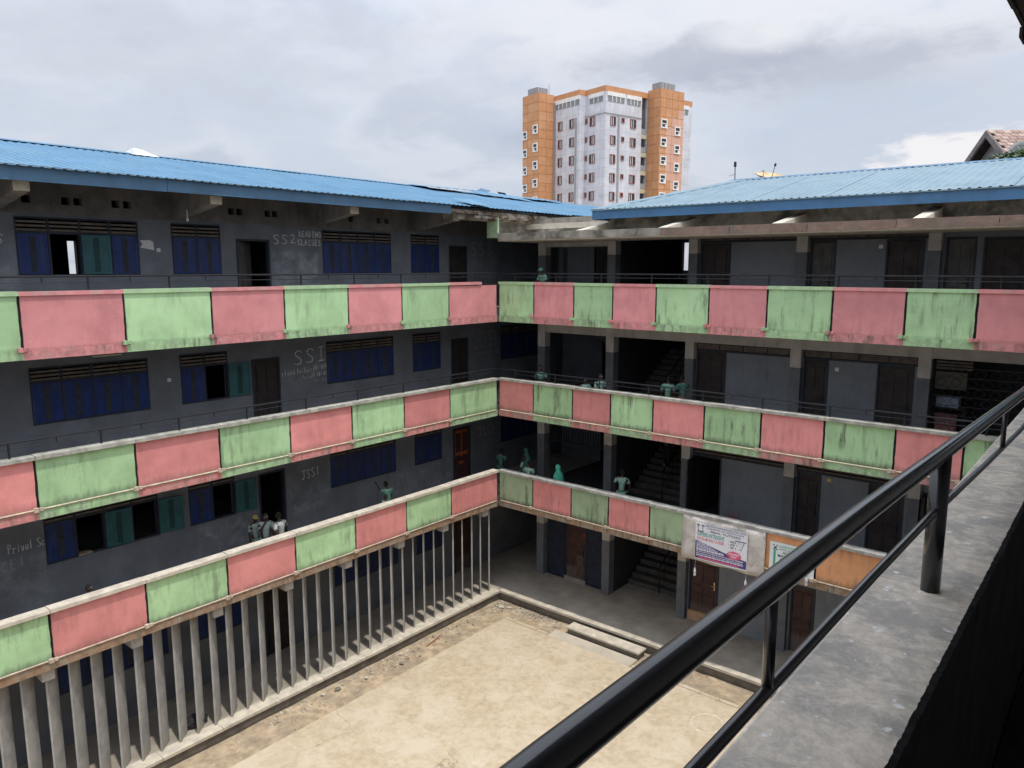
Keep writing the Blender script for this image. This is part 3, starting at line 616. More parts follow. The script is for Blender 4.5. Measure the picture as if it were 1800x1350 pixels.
# handrails on the left wing
def handrail(parent, pts_fn, posts, stubs, zt, top, mid):
    mb = MB(); mb.tube([pts_fn(posts[0] - 1.2, zt + top), pts_fn(posts[-1] + (.9 if len(posts) > 3 else .1), zt + top)], 0.022, 8)
    hr = P('handrail', mb, M['rail'], parent)
    P('rail_bar', MB().tube([pts_fn(posts[0] - 1.2, zt + mid), pts_fn(posts[-1] + .9, zt + mid)], 0.009, 6), M['rail'], hr)
    for u in posts: P('post', MB().tube([pts_fn(u, zt + .01), pts_fn(u, zt + top)], 0.022, 8), M['rail'], hr)
    for u in stubs: P('stub_post', MB().tube([pts_fn(u, zt + mid), pts_fn(u, zt + top)], 0.012, 6), M['rail'], hr)
ply = lambda u, z: (-0.1, u, z)
pL = [-26.1 + 1.7 * i for i in range(15)]
pL = [-22.9, -21.2, -19.5, -17.8, -16.1, -14.4, -12.71, -11.03, -9.33, -7.62, -5.92, -4.22, -2.23, -1.0]
handrail(LW, ply, pL, [(a + b) / 2 for a, b in zip(pL, pL[1:])], PT[3], .29, .17); handrail(LW, ply, pL, [(a + b) / 2 for a, b in zip(pL, pL[1:])], PT[2], .31, .19)
# fins
finm = None
fw, ft = 0.42, 0.042
d = Vector((-.7071, .7071, 0)); n_ = Vector((.7071, .7071, 0))
cs = [d * sx * fw / 2 + n_ * sy * ft / 2 for sx, sy in ((-1, -1), (1, -1), (1, 1), (-1, 1))]
cs = [cs[i] for i in (0, 3, 2, 1)]
finm = MB().hexa([c + Vector((0, 0, 0)) for c in cs], [c + Vector((0, 0, 3.09)) for c in cs]).mesh('fin', M['fin'])
for k in range(58):
    y = -0.16 - 0.446 * k
    P('fin', finm, None, LW, (-0.36 + random.uniform(-.01, .01), y, 0.006), (0, 0, R(random.uniform(-2, 2))))
for i, y in enumerate([-24, -22.1, -20.1, -18.1, -16.1, -14.1, -12.3, -10.35, -8.35, -6.4, -4.4, -2.5, -0.55]):
    P('beam', MB().box(XW + .002, -0.13, y - 0.12, y + 0.12, 2.82, 3.12), M['lintel'], LW)
# roof
def roof_z(x): return 13.125 + (0.12 - x) * 0.2155
RPL = 0.2; SHW = 1.0
def corrugated(length, width, rib, nr, slope_dir, name, m, rise=0.02):
    prof = []
    for i in range(nr):
        u = i * rib; prof += [(u, 0), (u + rib * .55, 0), (u + rib * .66, rise), (u + rib * .88, rise)]
    prof.append((nr * rib, 0))
    return prof
def sheet(parent, eave, ridge, along, m, a, width, z_off, jitter=0.0):
    """ribbed sheet: eave and ridge = (coordinate, z) down/up slope; along='y' for the left wing, 'x' for the right"""
    nr = int(round(width / RPL)); prof = corrugated(1, width, RPL, nr, 1, '', m); mb = MB(); vs = []
    e0, ez = eave; r0, rz = ridge; e0 += random.uniform(-jitter, jitter)
    for (c, z) in ((e0, ez), (r0, rz)):
        for (u, h) in prof:
            q = a + u
            vs.append((c, q, z + h + z_off) if along == 'y' else (q, c, z + h + z_off))
    n = len(prof); fs = [(i, i + 1, n + i + 1, n + i) for i in range(n - 1)]
    mb.add(vs, fs); return P('roof_sheet', mb, m, parent)
ridge_x = -5.5
deck = MB(); zr = roof_z(ridge_x)
deck.hexa([(-9.9, YA - .4, 13.15), (-5.5, YA - .4, zr - .12), (-5.5, YB + 6.4, zr - .12), (-9.9, YB + 6.4, 13.15)], [(-9.9, YA - .4, 13.2), (-5.5, YA - .4, zr - .05), (-5.5, YB + 6.4, zr - .05), (-9.9, YB + 6.4, 13.2)])
deck.hexa([(-5.499, YA - .4, zr - .12), (0.02, YA - .4, roof_z(0.02) - .12), (0.02, YB + 6.4, roof_z(.02) - .12), (-5.499, YB + 6.4, zr - .12)], [(-5.499, YA - .4, zr - .05), (0.02, YA - .4, roof_z(.02) - .04), (0.02, YB + 6.4, roof_z(.02) - .04), (-5.499, YB + 6.4, zr - .05)])
rf = P('roof', deck, M['groove'], LW)
for i in range(42):
    y = -27.0 + i * 1.0
    if y > 15: break
    tail = y > -2.2
    for j in range(1):
        xa = 0.12; xb = ridge_x
        lift = (0.0 if j == 0 else 0.007) + (random.uniform(-.006, .012) if not tail else random.uniform(-.004, .008))
        e = 0.12 + (random.uniform(-.08, .1) if tail and j == 0 else 0)
        sheet(rf, (e if j == 0 else xa, roof_z(e if j == 0 else xa) + (random.uniform(-.012, .015) if tail else 0)), (xb, roof_z(xb)), 'y', M['roofL'], y, SHW, lift, 0.01)
# torn, lifted sheets near the corner and loose scraps on the ridge
def scrap(c, w, l, tilt, rz, m):
    mb = MB(); n = 5
    for k in range(n):
        a = -w / 2 + w * k / n; b = a + w / n * .6; c2 = a + w / n
        mb.quad((-l / 2, a, 0), (l / 2, a, 0), (l / 2, b, .02), (-l / 2, b, .02)); mb.quad((-l / 2, b, .02), (l / 2, b, .02), (l / 2, c2, 0), (-l / 2, c2, 0))
    return P('loose_sheet', mb, m, rf, c, (R(tilt[0]), R(tilt[1]), R(rz)))
scrap((-5.0, 2.4, zr + .0), 2.6, 1.4, (1.5, 8), 4, M['roofL']); scrap((-4.4, 5.2, zr - .14), 3.0, 1.2, (-1.5, 14), -5, M['roofL'])
scrap((-5.4, 5.3, zr + .12), 0.45, .5, (20, 14), 15, M['fascia']); scrap((-5.4, 6.5, zr + .08), 0.3, .4, (-25, 10), 10, M['fascia']); scrap((-5.0, 8.6, zr - .03), 2.4, 1.2, (1.5, 10), 6, M['roofL'])
scrap((-0.25, -1.0, roof_z(-.25) + .10), 0.9, 0.9, (0, 16), 0, M['roofL'])
for k in range(44):
    P('ridge_cap', MB().hexa([(-5.75, -27 + k, zr - .01), (-5.25, -27 + k, zr - .012), (-5.25, -26.02 + k, zr - .012), (-5.75, -26.02 + k, zr - .01)], [(-5.52, -27 + k, zr + .05), (-5.48, -27 + k, zr + .05), (-5.48, -26.02 + k, zr + .05), (-5.52, -26.02 + k, zr + .05)]), M['roofL'], rf) if k < 29 else None
P('fascia', MB().box(0.0, 0.03, YA, -11.0, 12.86, 13.128), M['fascia'], LW); P('fascia', MB().box(0.002, 0.03, -10.99, -2.25, 12.865, 13.12), M['fascia'], LW)
P('gutter_edge', MB().box(-0.02, 0.075, YA, -2.0, 13.13, 13.155), M['roofR'], LW)
# rotten eave timber past the fascia
rng = random.Random(5)
y = -2.24
while y < 6.5:
    l = rng.uniform(.35, .9); z0 = 12.88 + rng.uniform(-.02, .05); z1 = 13.1 + rng.uniform(-.06, .02)
    x = rng.uniform(-.06, .02)
    P('eave_board', MB().hexa([(x - .05, y, z0), (x, y, z0 + rng.uniform(-.02, .02)), (x, y + l, z0 + rng.uniform(-.03, .03)), (x - .05, y + l, z0)], [(x - .05, y, z1), (x, y, z1), (x, y + l, z1 + rng.uniform(-.05, .02)), (x - .05, y + l, z1)]), M['rot'], LW); y += l
P('eave_board', MB().hexa([(-.12, -1.1, 12.80), (-.04, -1.1, 12.80), (-.04, 1.6, 12.84), (-.12, 1.6, 12.84)], [(-.12, -1.1, 12.90), (-.04, -1.1, 12.88), (-.04, 1.6, 12.91), (-.12, 1.6, 12.92)]), M['rot'], LW)
P('wall_plate', MB().box(-.55, -.15, -2.0, YB, 12.75, 13.0), M['rot'], LW)
for y in (-25.7, -21.7, -17.7, -13.69, -9.7, -5.68, -1.7):
    bm_ = MB().hexa([(XW - .01, y - .14, 12.42), (-0.3, y - .14, 12.70), (-0.3, y + .14, 12.70), (XW - .01, y + .14, 12.42)], [(XW - .01, y - .14, 13.2), (-0.3, y - .14, 12.88), (-0.3, y + .14, 12.88), (XW - .01, y + .14, 13.2)])
    bb = P('roof_beam', bm_, M['wall_top'], LW); P('beam_end', MB().box(-0.30, -0.285, y - .142, y + .142, 12.698, 12.882), M['bracket'], bb)
P('lamp_holder', MB().tube([(-1.3, -9.9, 12.6), (-1.3, -9.9, 12.42)], .012, 6).ell((-1.3, -9.9, 12.38), .035, .035, .05), M['white'], LW)
# chalk writing
xk = XW + 0.004
chalk(wall3, 'SS2', xk, -7.02, 11.9, .20, .24, M['chalk'], 0.0261, .04, adv=.27); chalk(wall3, 'READING', xk, -6.18, 12.12, .085, .16, M['chalk'], 0.0261, -.01, adv=.112); chalk(wall3, 'CLASSES', xk, -6.22, 11.88, .088, .16, M['chalk'], 0.0261, -.01, adv=.115)
chalk(wall3, 'SS3', xk, 1.02, 11.68, .30, .46, M['chalkdim'], 0.0319, .0, adv=.42)
chalk(wall3, 'S', xk, -13.72, 11.75, .22, .2, M['chalk'], 0.0261)
chalk(wall2, 'SSI', xk, -6.52, 8.47, .30, .40, M['chalk'], 0.0290, .06, adv=.40); chalk(wall2, 'Island', xk, -7.05, 8.18, .075, .15, M['chalk'], 0.0159, .02, adv=.095); chalk(wall2, 'Builders', xk, -6.42, 8.20, .055, .15, M['chalk'], 0.0159, .02, adv=.075); chalk(wall2, '001-014', xk, -5.86, 8.25, .045, .14, M['chalk'], 0.0188, .02, adv=.07)
chalk(wall2, 'lender', xk, -6.7, 7.99, .05, .11, M['chalkdim'], 0.0145, .02, adv=.07); chalk(wall2, 'Pride', xk, -6.25, 8.02, .05, .12, M['chalk'], 0.0145, .02, adv=.07); chalk(wall2, 'S4 001-015', xk, -5.92, 8.05, .04, .12, M['chalk'], 0.0159, .02, adv=.06); chalk(wall2, '001-012', xk, -5.85, 7.87, .045, .11, M['chalkdim'], 0.0174, .02, adv=.067)
chalk(wall2, 'JSS3', xk, 1.35, 8.55, .22, .36, M['chalkdim'], 0.0319, .0, adv=.28); chalk(wall2, 'Obi Cuomo 001-017', xk, 1.18, 8.29, .055, .15, M['chalkdim'], 0.0174, .0, adv=.078); chalk(wall2, 'Pride Hall 001-012', xk, 1.22, 8.07, .05, .12, M['chalkdim'], 0.0159, .0, adv=.073)
chalk(wall1, 'JSS1', xk, -6.42, 5.02, .13, .26, M['chalk'], 0.0261, .08, adv=.165); chalk(wall1, 'JSS2', xk, 1.35, 4.98, .2, .33, M['chalkdim'], 0.0290, .0, adv=.24)
chalk(wall1, 'Prival Sch', xk, -14.02, 5.0, .085, .2, M['chalk'], 0.0188, .02, adv=.082); chalk(wall1, 'O', xk, -14.35, 4.85, .16, .2, M['chalkdim'], 0.0188); chalk(wall1, '-CE1', xk, -14.35, 4.62, .13, .22, M['chalkdim'], 0.0217, .05, adv=.17)
# fittings on the walls
P('light_switch', MB().box(XW + .002, XW + .02, -10.27, -10.18, 11.62, 11.71), M['white'], LW); P('light_switch', MB().box(XW + .002, XW + .02, -10.23, -10.14, 8.40, 8.49), M['white'], LW)
P('light_tube', MB().tube([(XW + .05, -11.95, 9.2), (XW + .05, -11.3, 9.2)], .018, 8), mat('yellowed_tube', (.75, .68, .42), rough=.4), LW)

# ------------------------------------------------------------------ RIGHT WING
RW = root('school_wing', 'right school wing with pale blue roof, two tone columns and an open staircase', 'school building', (8.0, 2.3, -0.4))
XE = 24.0; YR = 2.09; YW = 2.3
CX = [(0.03, 0.34), (2.89, 3.19), (5.77, 6.06), (9.0, 9.3), (12.24, 12.53), (15.3, 15.6)]
ZC = {0: (0, 3.095), 1: (3.4, 6.28), 2: (6.65, 9.47), 3: (9.9, 12.2)}
for f in (0, 1, 2, 3):
    for a, b in CX: P('column', MB().box(a, b, YR, YR + 0.32, ZC[f][0], ZC[f][1]), M['col', f], RW)
for f in (1, 2, 3):
    P('floor_slab', MB().box(-0.1, XE, 0.115, 2.42, PB[f] + .032, FL[f] - .001), M['soffit'], RW); P('room_floor', MB().box(-0.1, XE, 2.422, 9.0, PB[f] + .034, FL[f] - .003), M['room'], RW)  # inner floor split off and coloured dark in place of shade
    for (a0, a1), (b0, b1) in zip(CX, CX[1:]):
        zz = {1: 2.68, 2: 5.68 + .2, 3: 9.0}[f]
        P('lintel_beam', MB().box(a1 + .002, b0 - .002, YR + .012, YR + .3, zz, PB[f] + .03), M['lintel'], RW)
P('ground_floor', MB().box(-0.049, XE, 0.09, 9.0, -0.42, -0.004), M['floor'], RW)
P('kerb', MB().box(0.0, 15.9, 0.0, 0.088, -0.5, -0.075), M['kerbface'], RW)
for i in range(24):
    a = 0.01 + i * 0.68; mb = MB().box(a, a + .672, -0.05 + random.uniform(-.012, .012), 0.17, -0.072, random.uniform(.0, .012)); P('kerb_top', mb, M['kerbtop'], RW)
st_ = MB().box(3.32, 5.98, -0.60, -0.17, -0.145, -0.09); stp = P('step', st_, M['kerbtop'], RW)
P('step_riser', MB().box(3.36, 5.94, -0.57, -0.2, -0.42, -0.147), M['kerbface'], stp)
# rooms
def rwall(x0, x1, y, z0, z1, holes=(), m=None, t=0.12): return P('wall', wall_cells(MB(), 'y', y, y + t, x0, x1, z0, z1, list(holes)), m or M['slate'], RW)
for f in (1, 2, 3, 0):
    z0, z1 = FL[f], {3: 12.2, 2: 9.0, 1: 5.88, 0: 2.9}[f]; zt = z0 + 2.08
    for bi in (2, 3):
        a, b = CX[bi][1], CX[bi + 1][0]
        ds = [(6.08, 7.03)] if bi == 2 else [(9.32, 10.0), (11.24, 12.14)]
        if f == 0: ds = [(6.1, 7.1)] if bi == 2 else [(9.35, 10.05)]
        rwall(a, b, YW, z0, zt, [(p, q, z0, zt) for p, q in ds])
        for k, (p, q) in enumerate(ds):
            if f == 3 and bi == 3 and k == 0: m_ = M['doorgrey']
            elif f == 0: m_ = M['doorred']
            else: m_ = M['door']
            if (f, bi) == (1, 2): door(RW, 'y', YW, p, q, z0, 2.08, m_, ajar=R(-80), label='door standing open to a dark room')
            elif f == 0 and bi == 2:
                door(RW, 'y', YW, p, q, z0 + .32, 1.76, m_); P('threshold', MB().box(p, q, YW - .06, YW + .1, 0, .318), mat('ochre_threshold', (.48, .30, .17), var=.3, scale=4, blot=(.4, .37, .33), blot_amt=.6), RW)
            else: door(RW, 'y', YW, p, q, z0, 2.08, m_)
        # louvre strip above
        if f != 0:
            n = 4 if bi == 2 else 4; w = (b - a) / n
            fr = MB(); fr.box(a, b, YW, YW + .08, zt + .001, zt + .05); fr.box(a, b, YW, YW + .08, z1 - .05, z1 - .001)
            for k in range(n + 1): fr.box(max(a, a + k * w - .02), min(b, a + k * w + .02), YW + .001, YW + .079, zt + .051, z1 - .051)
            lv = P('louvre_window', fr, M['winframe'], RW); P('louvre_backing', MB().box(a + .02, b - .02, YW + .081, YW + .09, zt + .05, z1 - .05), M['groove'], lv)
            key = ('R', round(w, 3))
            ns = 3
            sm = MB().hexa([(0, 0, .012), (w - .05, 0, .012), (w - .05, .03, .012), (0, .03, .012)], [(0, 0, .058), (w - .05, 0, .058), (w - .05, .03, .062), (0, .03, .062)]).mesh('louvre_slat', M['slatR'])
            gap = (z1 - zt - .11) / ns
            for k in range(n):
                for j in range(ns): P('louvre_slat', sm, None, lv, (a + k * w + .025, YW + .005, zt + .055 + j * gap))
        else: rwall(a, b, YW, zt, z1)
    # bay 5 and beyond
    a = CX[4][1]
    if f == 3:
        rwall(a, XE, YW + .02, z0, z1, [(12.6, 13.26, z0, 12.0), (13.4, 14.3, z0, 11.98), (15.7, 16.6, z0, 11.98)], m=M['wall'])
        door(RW, 'y', YW + .02, 12.6, 13.26, z0, 2.1, M['doorgrey']); door(RW, 'y', YW + .02, 13.4, 14.3, z0, 2.08, M['door']); door(RW, 'y', YW + .02, 15.7, 16.6, z0, 2.08, M['door'])
    elif f == 2:
        pass
    elif f == 1:
        rwall(a, XE, YW + .02, z0, z1, [(12.55, 13.1, z0, zt)], m=M['slate'])
        door(RW, 'y', YW + .02, 12.55, 13.1, z0, 2.08, M['door'], ajar=R(-80))
    else: rwall(a, XE, YW, 0, z1)
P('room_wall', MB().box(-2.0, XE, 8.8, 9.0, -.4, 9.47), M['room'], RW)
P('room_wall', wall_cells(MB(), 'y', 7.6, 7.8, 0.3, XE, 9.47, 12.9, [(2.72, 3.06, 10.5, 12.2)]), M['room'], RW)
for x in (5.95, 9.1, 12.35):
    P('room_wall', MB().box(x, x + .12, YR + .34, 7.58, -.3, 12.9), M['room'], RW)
P('slit_infill', MB().box(2.3, 3.4, 7.95, 8.1, 9.47, 11.15), M['slate'], RW)  # grey box added to darken the lower half of the rear slit
P('corridor_wall', MB().box(-2.0, -0.05, 6.4, 6.5, 0, 12.4), M['wall'], RW)
# stair bay
M['stepc'] = mat('shaded_step_cement', (.085, .078, .07), var=.3, scale=4)  # steps darkened: stairwell shade put into the cement colour
P('stair_side_wall', MB().box(3.03, 3.18, YR + .33, 6.2, 0, 9.4), M['room'], RW)
P('stair_side_wall', MB().box(3.03, 3.18, YR + .33, 6.2, 9.9, 12.2), M['room'], RW)
for f in (1, 2):
    pass
for f in (0, 1, 2):
    z0 = FL[f]; stt = None
    rise = (FL[f + 1] - z0) / 20
    base = MB(); base.hexa([(3.2, 3.42, z0 - .02), (5.74, 3.42, z0 - .02), (5.74, 6.2, z0 + 9 * rise - .1), (3.2, 6.2, z0 + 9 * rise - .1)], [(3.2, 3.42, z0 + .01), (5.74, 3.42, z0 + .01), (5.74, 6.2, z0 + 9 * rise), (3.2, 6.2, z0 + 9 * rise)])
    base.box(0.5, 5.74, 6.21, 7.55, z0 + 10 * rise - .18, z0 + 10 * rise)
    stt = P('staircase', base, M['soffit'], RW)
    for k in range(10):
        P('stair_step', MB().box(3.2, 5.74, 3.4 + k * .28, 3.4 + (k + 1) * .28 + .02, z0 + k * rise - (.1 if k else 0), z0 + (k + 1) * rise), M['stepc'], stt)
    # return flight, its soffit seen through the next bay
    P('upper_flight', MB().hexa([(0.6, 3.4, z0 + 20 * rise - .3), (2.95, 3.4, z0 + 20 * rise - .3), (2.95, 6.2, z0 + 10 * rise - .3), (.6, 6.2, z0 + 10 * rise - .3)], [(0.6, 3.4, z0 + 20 * rise - .05), (2.95, 3.4, z0 + 20 * rise - .05), (2.95, 6.2, z0 + 10 * rise - .05), (.6, 6.2, z0 + 10 * rise - .05)]), M['slate'], stt)
    rl = MB(); rl.tube([(4.47, 3.34, z0), (4.47, 3.34, z0 + .95), (4.47, 6.1, z0 + .95 + 10 * rise)], .025, 8)
    for k in range(1, 8): rl.tube([(4.47, 3.34 + k * .35, z0 + k * .35 / .28 * rise), (4.47, 3.34 + k * .35, z0 + .95 + k * .35 / .28 * rise)], .013, 6)
    rl.tube([(4.47, 3.34, z0 + .5), (4.47, 6.1, z0 + .5 + 10 * rise)], .012, 6)
    P('stair_rail', rl, M['black'], stt)
# first bay (between the first two columns)
g0 = MB()
def louvre_door(x0, x1, z1):
    fr = MB().box(x0, x0 + .05, YW - .03, YW + .03, 0.02, z1).box(x1 - .05, x1, YW - .03, YW + .03, 0.02, z1).box(x0 + .05, x1 - .05, YW - .03, YW + .03, 0.02, .08).box(x0 + .05, x1 - .05, YW + .01, YW + .03, .081, z1)
    d_ = P('door', fr, M['navyd'], RW, label='dark blue slatted metal door')
    sm = MB().hexa([(0, 0, 0), (x1 - x0 - .1, 0, 0), (x1 - x0 - .1, .03, .0), (0, .03, .0)], [(0, .025, .085), (x1 - x0 - .1, .025, .085), (x1 - x0 - .1, .032, .085), (0, .032, .085)]).mesh('door_slat', M['navyd'])
    z = .1
    while z < z1 - .1: P('door_slat', sm, None, d_, (x0 + .05, YW - .03, z)); z += .098
M['navyd'] = mat('dark_navy_metal', (.022, .028, .045), rough=.5, var=.3, scale=5)
louvre_door(0.4, 1.16, 2.5); louvre_door(2.12, 2.86, 2.5)
dd = door(RW, 'y', YW, 1.18, 2.10, 0.14, 2.4, M['doorred'], panels=False, label='worn brown wooden door with a patched lower panel')
P('door_panel', MB().box(1.68, 2.0, YW + .02, YW + .005, .2, 1.05), mat('bare_board', (.10, .07, .05), var=.4, scale=6), dd)
P('padlock', MB().box(2.0, 2.05, YW + .01, YW - .03, 1.78, 1.88), mat('red_lock', (.5, .05, .05)), dd)
P('threshold', MB().box(1.18, 2.10, YW - .05, YW + .1, 0, .138), M['conc'], RW)
rwall(.35, 2.88, YW + .01, 2.54, 2.9, m=M['wall'])
P('room_wall', MB().box(.36, 2.88, 3.3, 3.38, .0, 2.9), M['room'], RW)
# hanging grille bars on the first floor, door wall on the top floor
gr = P('grille', MB().box(.36, 2.87, YW, YW + .04, 5.08, 5.11), M['rail'], RW)
for i in range(24): P('grille_bar', MB().box(.42 + i * .104, .442 + i * .104, YW + .005, YW + .03, 5.111, 5.6), M['rail'], gr)
rwall(.35, 2.88, 3.4, 9.9, 12.2, [(1.5, 2.3, 9.9, 11.95)], m=M['slate'])
door(RW, 'y', 3.4, 1.5, 2.3, 9.9, 2.05, M['door'])
P('lintel_beam', MB().box(.345, 2.885, YR + .05, YR + .25, 11.95, 12.2), M['lintel'], RW)
# metal grille bay on the second floor (octagon pattern)
z0 = FL[2]
x0, x1 = 12.54, 15.28
gl = P('security_grille', MB().box(x0, x0 + .05, YW, YW + .04, z0, 9.0).box(x0 + .05, x1 - .05, YW, YW + .04, z0, z0 + .05), M['groove'], RW); P('grille_upright', MB().box(x1 - .05, x1, YW, YW + .04, z0, 9.0), M['groove'], gl)
bar = mat('grey_grille_bar', (.06, .06, .062), rough=.5)
for j in range(9): P('grille_bar', MB().box(x0 + .051, x1 - .051, YW + .01, YW + .022, z0 + .2 + j * .24, z0 + .214 + j * .24), bar, gl)
mb = MB()
for i in range(8):
    for j in range(8):
        cx = x0 + .2 + i * .34 + (.17 if j % 2 else 0); cz = z0 + .32 + j * .24
        if cx + .15 > x1: continue
        for (p, q) in (((-.13, 0), (0, .11)), ((0, .11), (.13, 0)), ((.13, 0), (0, -.11)), ((0, -.11), (-.13, 0))):
            mb.tube([(cx + p[0], YW + .028, cz + p[1]), (cx + q[0], YW + .028, cz + q[1])], .006, 4, False)
P('grille_lattice', mb, bar, gl, kind='stuff')
rwall(12.54, XE, 4.6, z0, 9.0, m=M['room'])
P('board', MB().box(12.6, 13.3, YW + .08, YW + .1, 8.22, 8.66), mat('dull_olive_board', (.115, .11, .09), var=.2), gl)
for j in range(3): P('louvre_slat', MB().box(12.6, 13.4, YW + .07, YW + .1, 8.72 + j * .08, 8.77 + j * .08), M['slatR'], gl)
# switches, papers
for (x, z, c) in ((11.06, 11.74, (.7, .7, .68)), (10.17, 8.45, (.7, .7, .7)), (10.16, 5.32, (.7, .6, .25))):
    P('light_switch', MB().box(x, x + .1, YW - .02, YW - .001, z, z + .1), mat('switch_plate', c), RW)
# canopy over the top corridor
cn = P('canopy', MB().box(-0.03, XE, 0.0, 2.088, 12.10, 12.20), M['bracket'], RW)
for i in range(12):
    a = -0.02 + i * 2.0; P('canopy_lip', MB().box(a, a + 1.985, -0.03, 0.07, 12.13, 12.35 + random.uniform(-.012, .012)), M['canopy'] if i < 3 else M['canopylip'], cn)
P('canopy_end', MB().box(-0.5, -0.035, -0.02, 0.06, 12.22, 12.88), M['palegreen'], cn); P('canopy_end', MB().box(-0.5, -0.40, 0.062, 1.9, 12.22, 12.86), M['canopy'], cn)
P('upper_wall', MB().box(-0.4, XE, 1.90, 2.086, 12.205, 12.92), M['canopy'], RW)
P('upper_wall', MB().box(-0.38, 3.2, 1.885, 1.899, 12.56, 12.74), M['bracket'], RW)
for x in (2.95, 5.82, 9.05, 12.28, 15.4):
    P('bracket', MB().hexa([(x, .10, 12.205), (x + .26, .10, 12.205), (x + .26, 1.895, 12.205), (x, 1.895, 12.205)], [(x, .10, 12.36), (x + .26, .10, 12.36), (x + .26, 1.895, 12.70), (x, 1.895, 12.70)]), M['bracket'], RW)
P('roof_slab', MB().box(0.05, 6.2, 2.1, 8.98, 12.78, 12.88), M['soffit'], RW)
# right roof
def rz_(y): return 13.02 + (y - 0.95) * 0.225
dk = MB().hexa([(3.05, 1.0, 12.86), (XE + .5, 1.0, 12.86), (XE + .5, 6.1, rz_(6.1) - .16), (5.4, 6.1, rz_(6.1) - .16)], [(3.05, 1.0, 12.95), (XE + .5, 1.0, 12.95), (XE + .5, 6.1, rz_(6.1) - .06), (5.4, 6.1, rz_(6.1) - .06)])
dk.hexa([(5.4, 6.11, rz_(6.1) - .2), (XE + .5, 6.11, rz_(6.1) - .2), (XE + .5, 11.2, 12.8), (3.0, 11.2, 12.8)], [(5.4, 6.11, rz_(6.1) - .06), (XE + .5, 6.11, rz_(6.1) - .06), (XE + .5, 11.2, 12.9), (3.0, 11.2, 12.9)])
rr = P('roof', dk, M['groove'], RW)
for i in range(22):
    a = 3.05 + i * 1.0
    w = 1.0
    yr = 6.1 if a >= 5.3 else 0.95 + (a + .5 - 3.03) / (5.35 - 3.03) * 5.15
    ym = yr
    sheet(rr, (0.93, rz_(0.93)), (ym, rz_(ym)), 'x', M['roofR'], a, w, random.uniform(-.004, .008))
    if yr > ym + .05: sheet(rr, (ym - .15, rz_(ym - .15)), (yr, rz_(yr)), 'x', M['roofR'], a, w, .007 + random.uniform(-.004, .008))
# slanted valley edge strip and the lifted sheet behind it
P('valley_sheet', MB().hexa([(2.98, .93, 13.0), (3.4, .93, 13.0), (5.9, 6.1, rz_(6.1) - .02), (5.3, 6.1, rz_(6.1) - .02)], [(2.98, .93, 13.045), (3.4, .93, 13.045), (5.9, 6.1, rz_(6.1) + .03), (5.3, 6.1, rz_(6.1) + .03)]), M['roofR'], rr)
P('loose_sheet', MB().hexa([(1.2, 4.1, 13.2), (1.9, 3.7, 13.2), (2.3, 9.3, 14.0), (1.6, 9.6, 14.0)], [(1.2, 4.1, 13.23), (1.9, 3.7, 13.23), (2.3, 9.3, 14.03), (1.6, 9.6, 14.03)]), M['roofL'], rr)
for k in range(14):
    a = 5.3 + k * 1.4; P('ridge_cap', MB().hexa([(a, 5.95, rz_(6.0) + .01), (a + 1.38, 5.95, rz_(6.0) + .01), (a + 1.38, 6.25, rz_(6.0) + .01), (a, 6.25, rz_(6.0) + .01)], [(a, 6.08, rz_(6.1) + .045), (a + 1.38, 6.08, rz_(6.1) + .045), (a + 1.38, 6.12, rz_(6.1) + .045), (a, 6.12, rz_(6.1) + .045)]), M['fascia'], rr)
P('fascia', MB().box(3.04, XE + .5, 0.97, 1.0, 12.735, 12.99), M['fasciaR'], RW); P('fascia', MB().box(3.01, 3.04, 0.968, 1.9, 12.73, 13.0), M['fasciaR'], RW)
P('gutter_edge', MB().box(3.0, XE + .5, 0.92, 0.985, 12.995, 13.02), M['roofR'], RW)
# parapets and rails
nR = len(RX) - 1
parapet('R', RW, 3, RX, [['green', 'pink'][i % 2] for i in range(nR)]); parapet('R', RW, 2, RX, [['pink', 'green'][i % 2] for i in range(nR)])
parapet('R', RW, 1, RX, ['green', 'pink', 'green', 'pink', 'green', 'pink', 'orange', 'orange', 'orange', 'green', 'pink'])
plx = lambda u, z: (u, 0.1, z)
pR = [0.62, 2.28, 3.96, 5.66, 7.37, 9.05, 10.76, 12.45, 14.1]
for zt, t_, m_ in ((PT[3], .28, .17), (PT[2], .29, .17)):
    mb = MB().tube([(-.12, .1, zt + t_), (15.0, .1, zt + t_)], .022, 8)
    hr = P('handrail', mb, M['rail'], RW); P('rail_bar', MB().tube([(.62, .1, zt + m_), (15.0, .1, zt + m_)], .010, 6), M['rail'], hr)
    for u in pR + ([-.12] if zt > 10 else []): P('post', MB().tube([(u, .1, zt + .01), (u, .1, zt + t_)], .022, 8), M['rail'], hr)
    for a, b in zip(pR, pR[1:]): P('stub_post', MB().tube([((a + b) / 2, .1, zt + m_), ((a + b) / 2, .1, zt + t_)], .011, 6), M['rail'], hr)

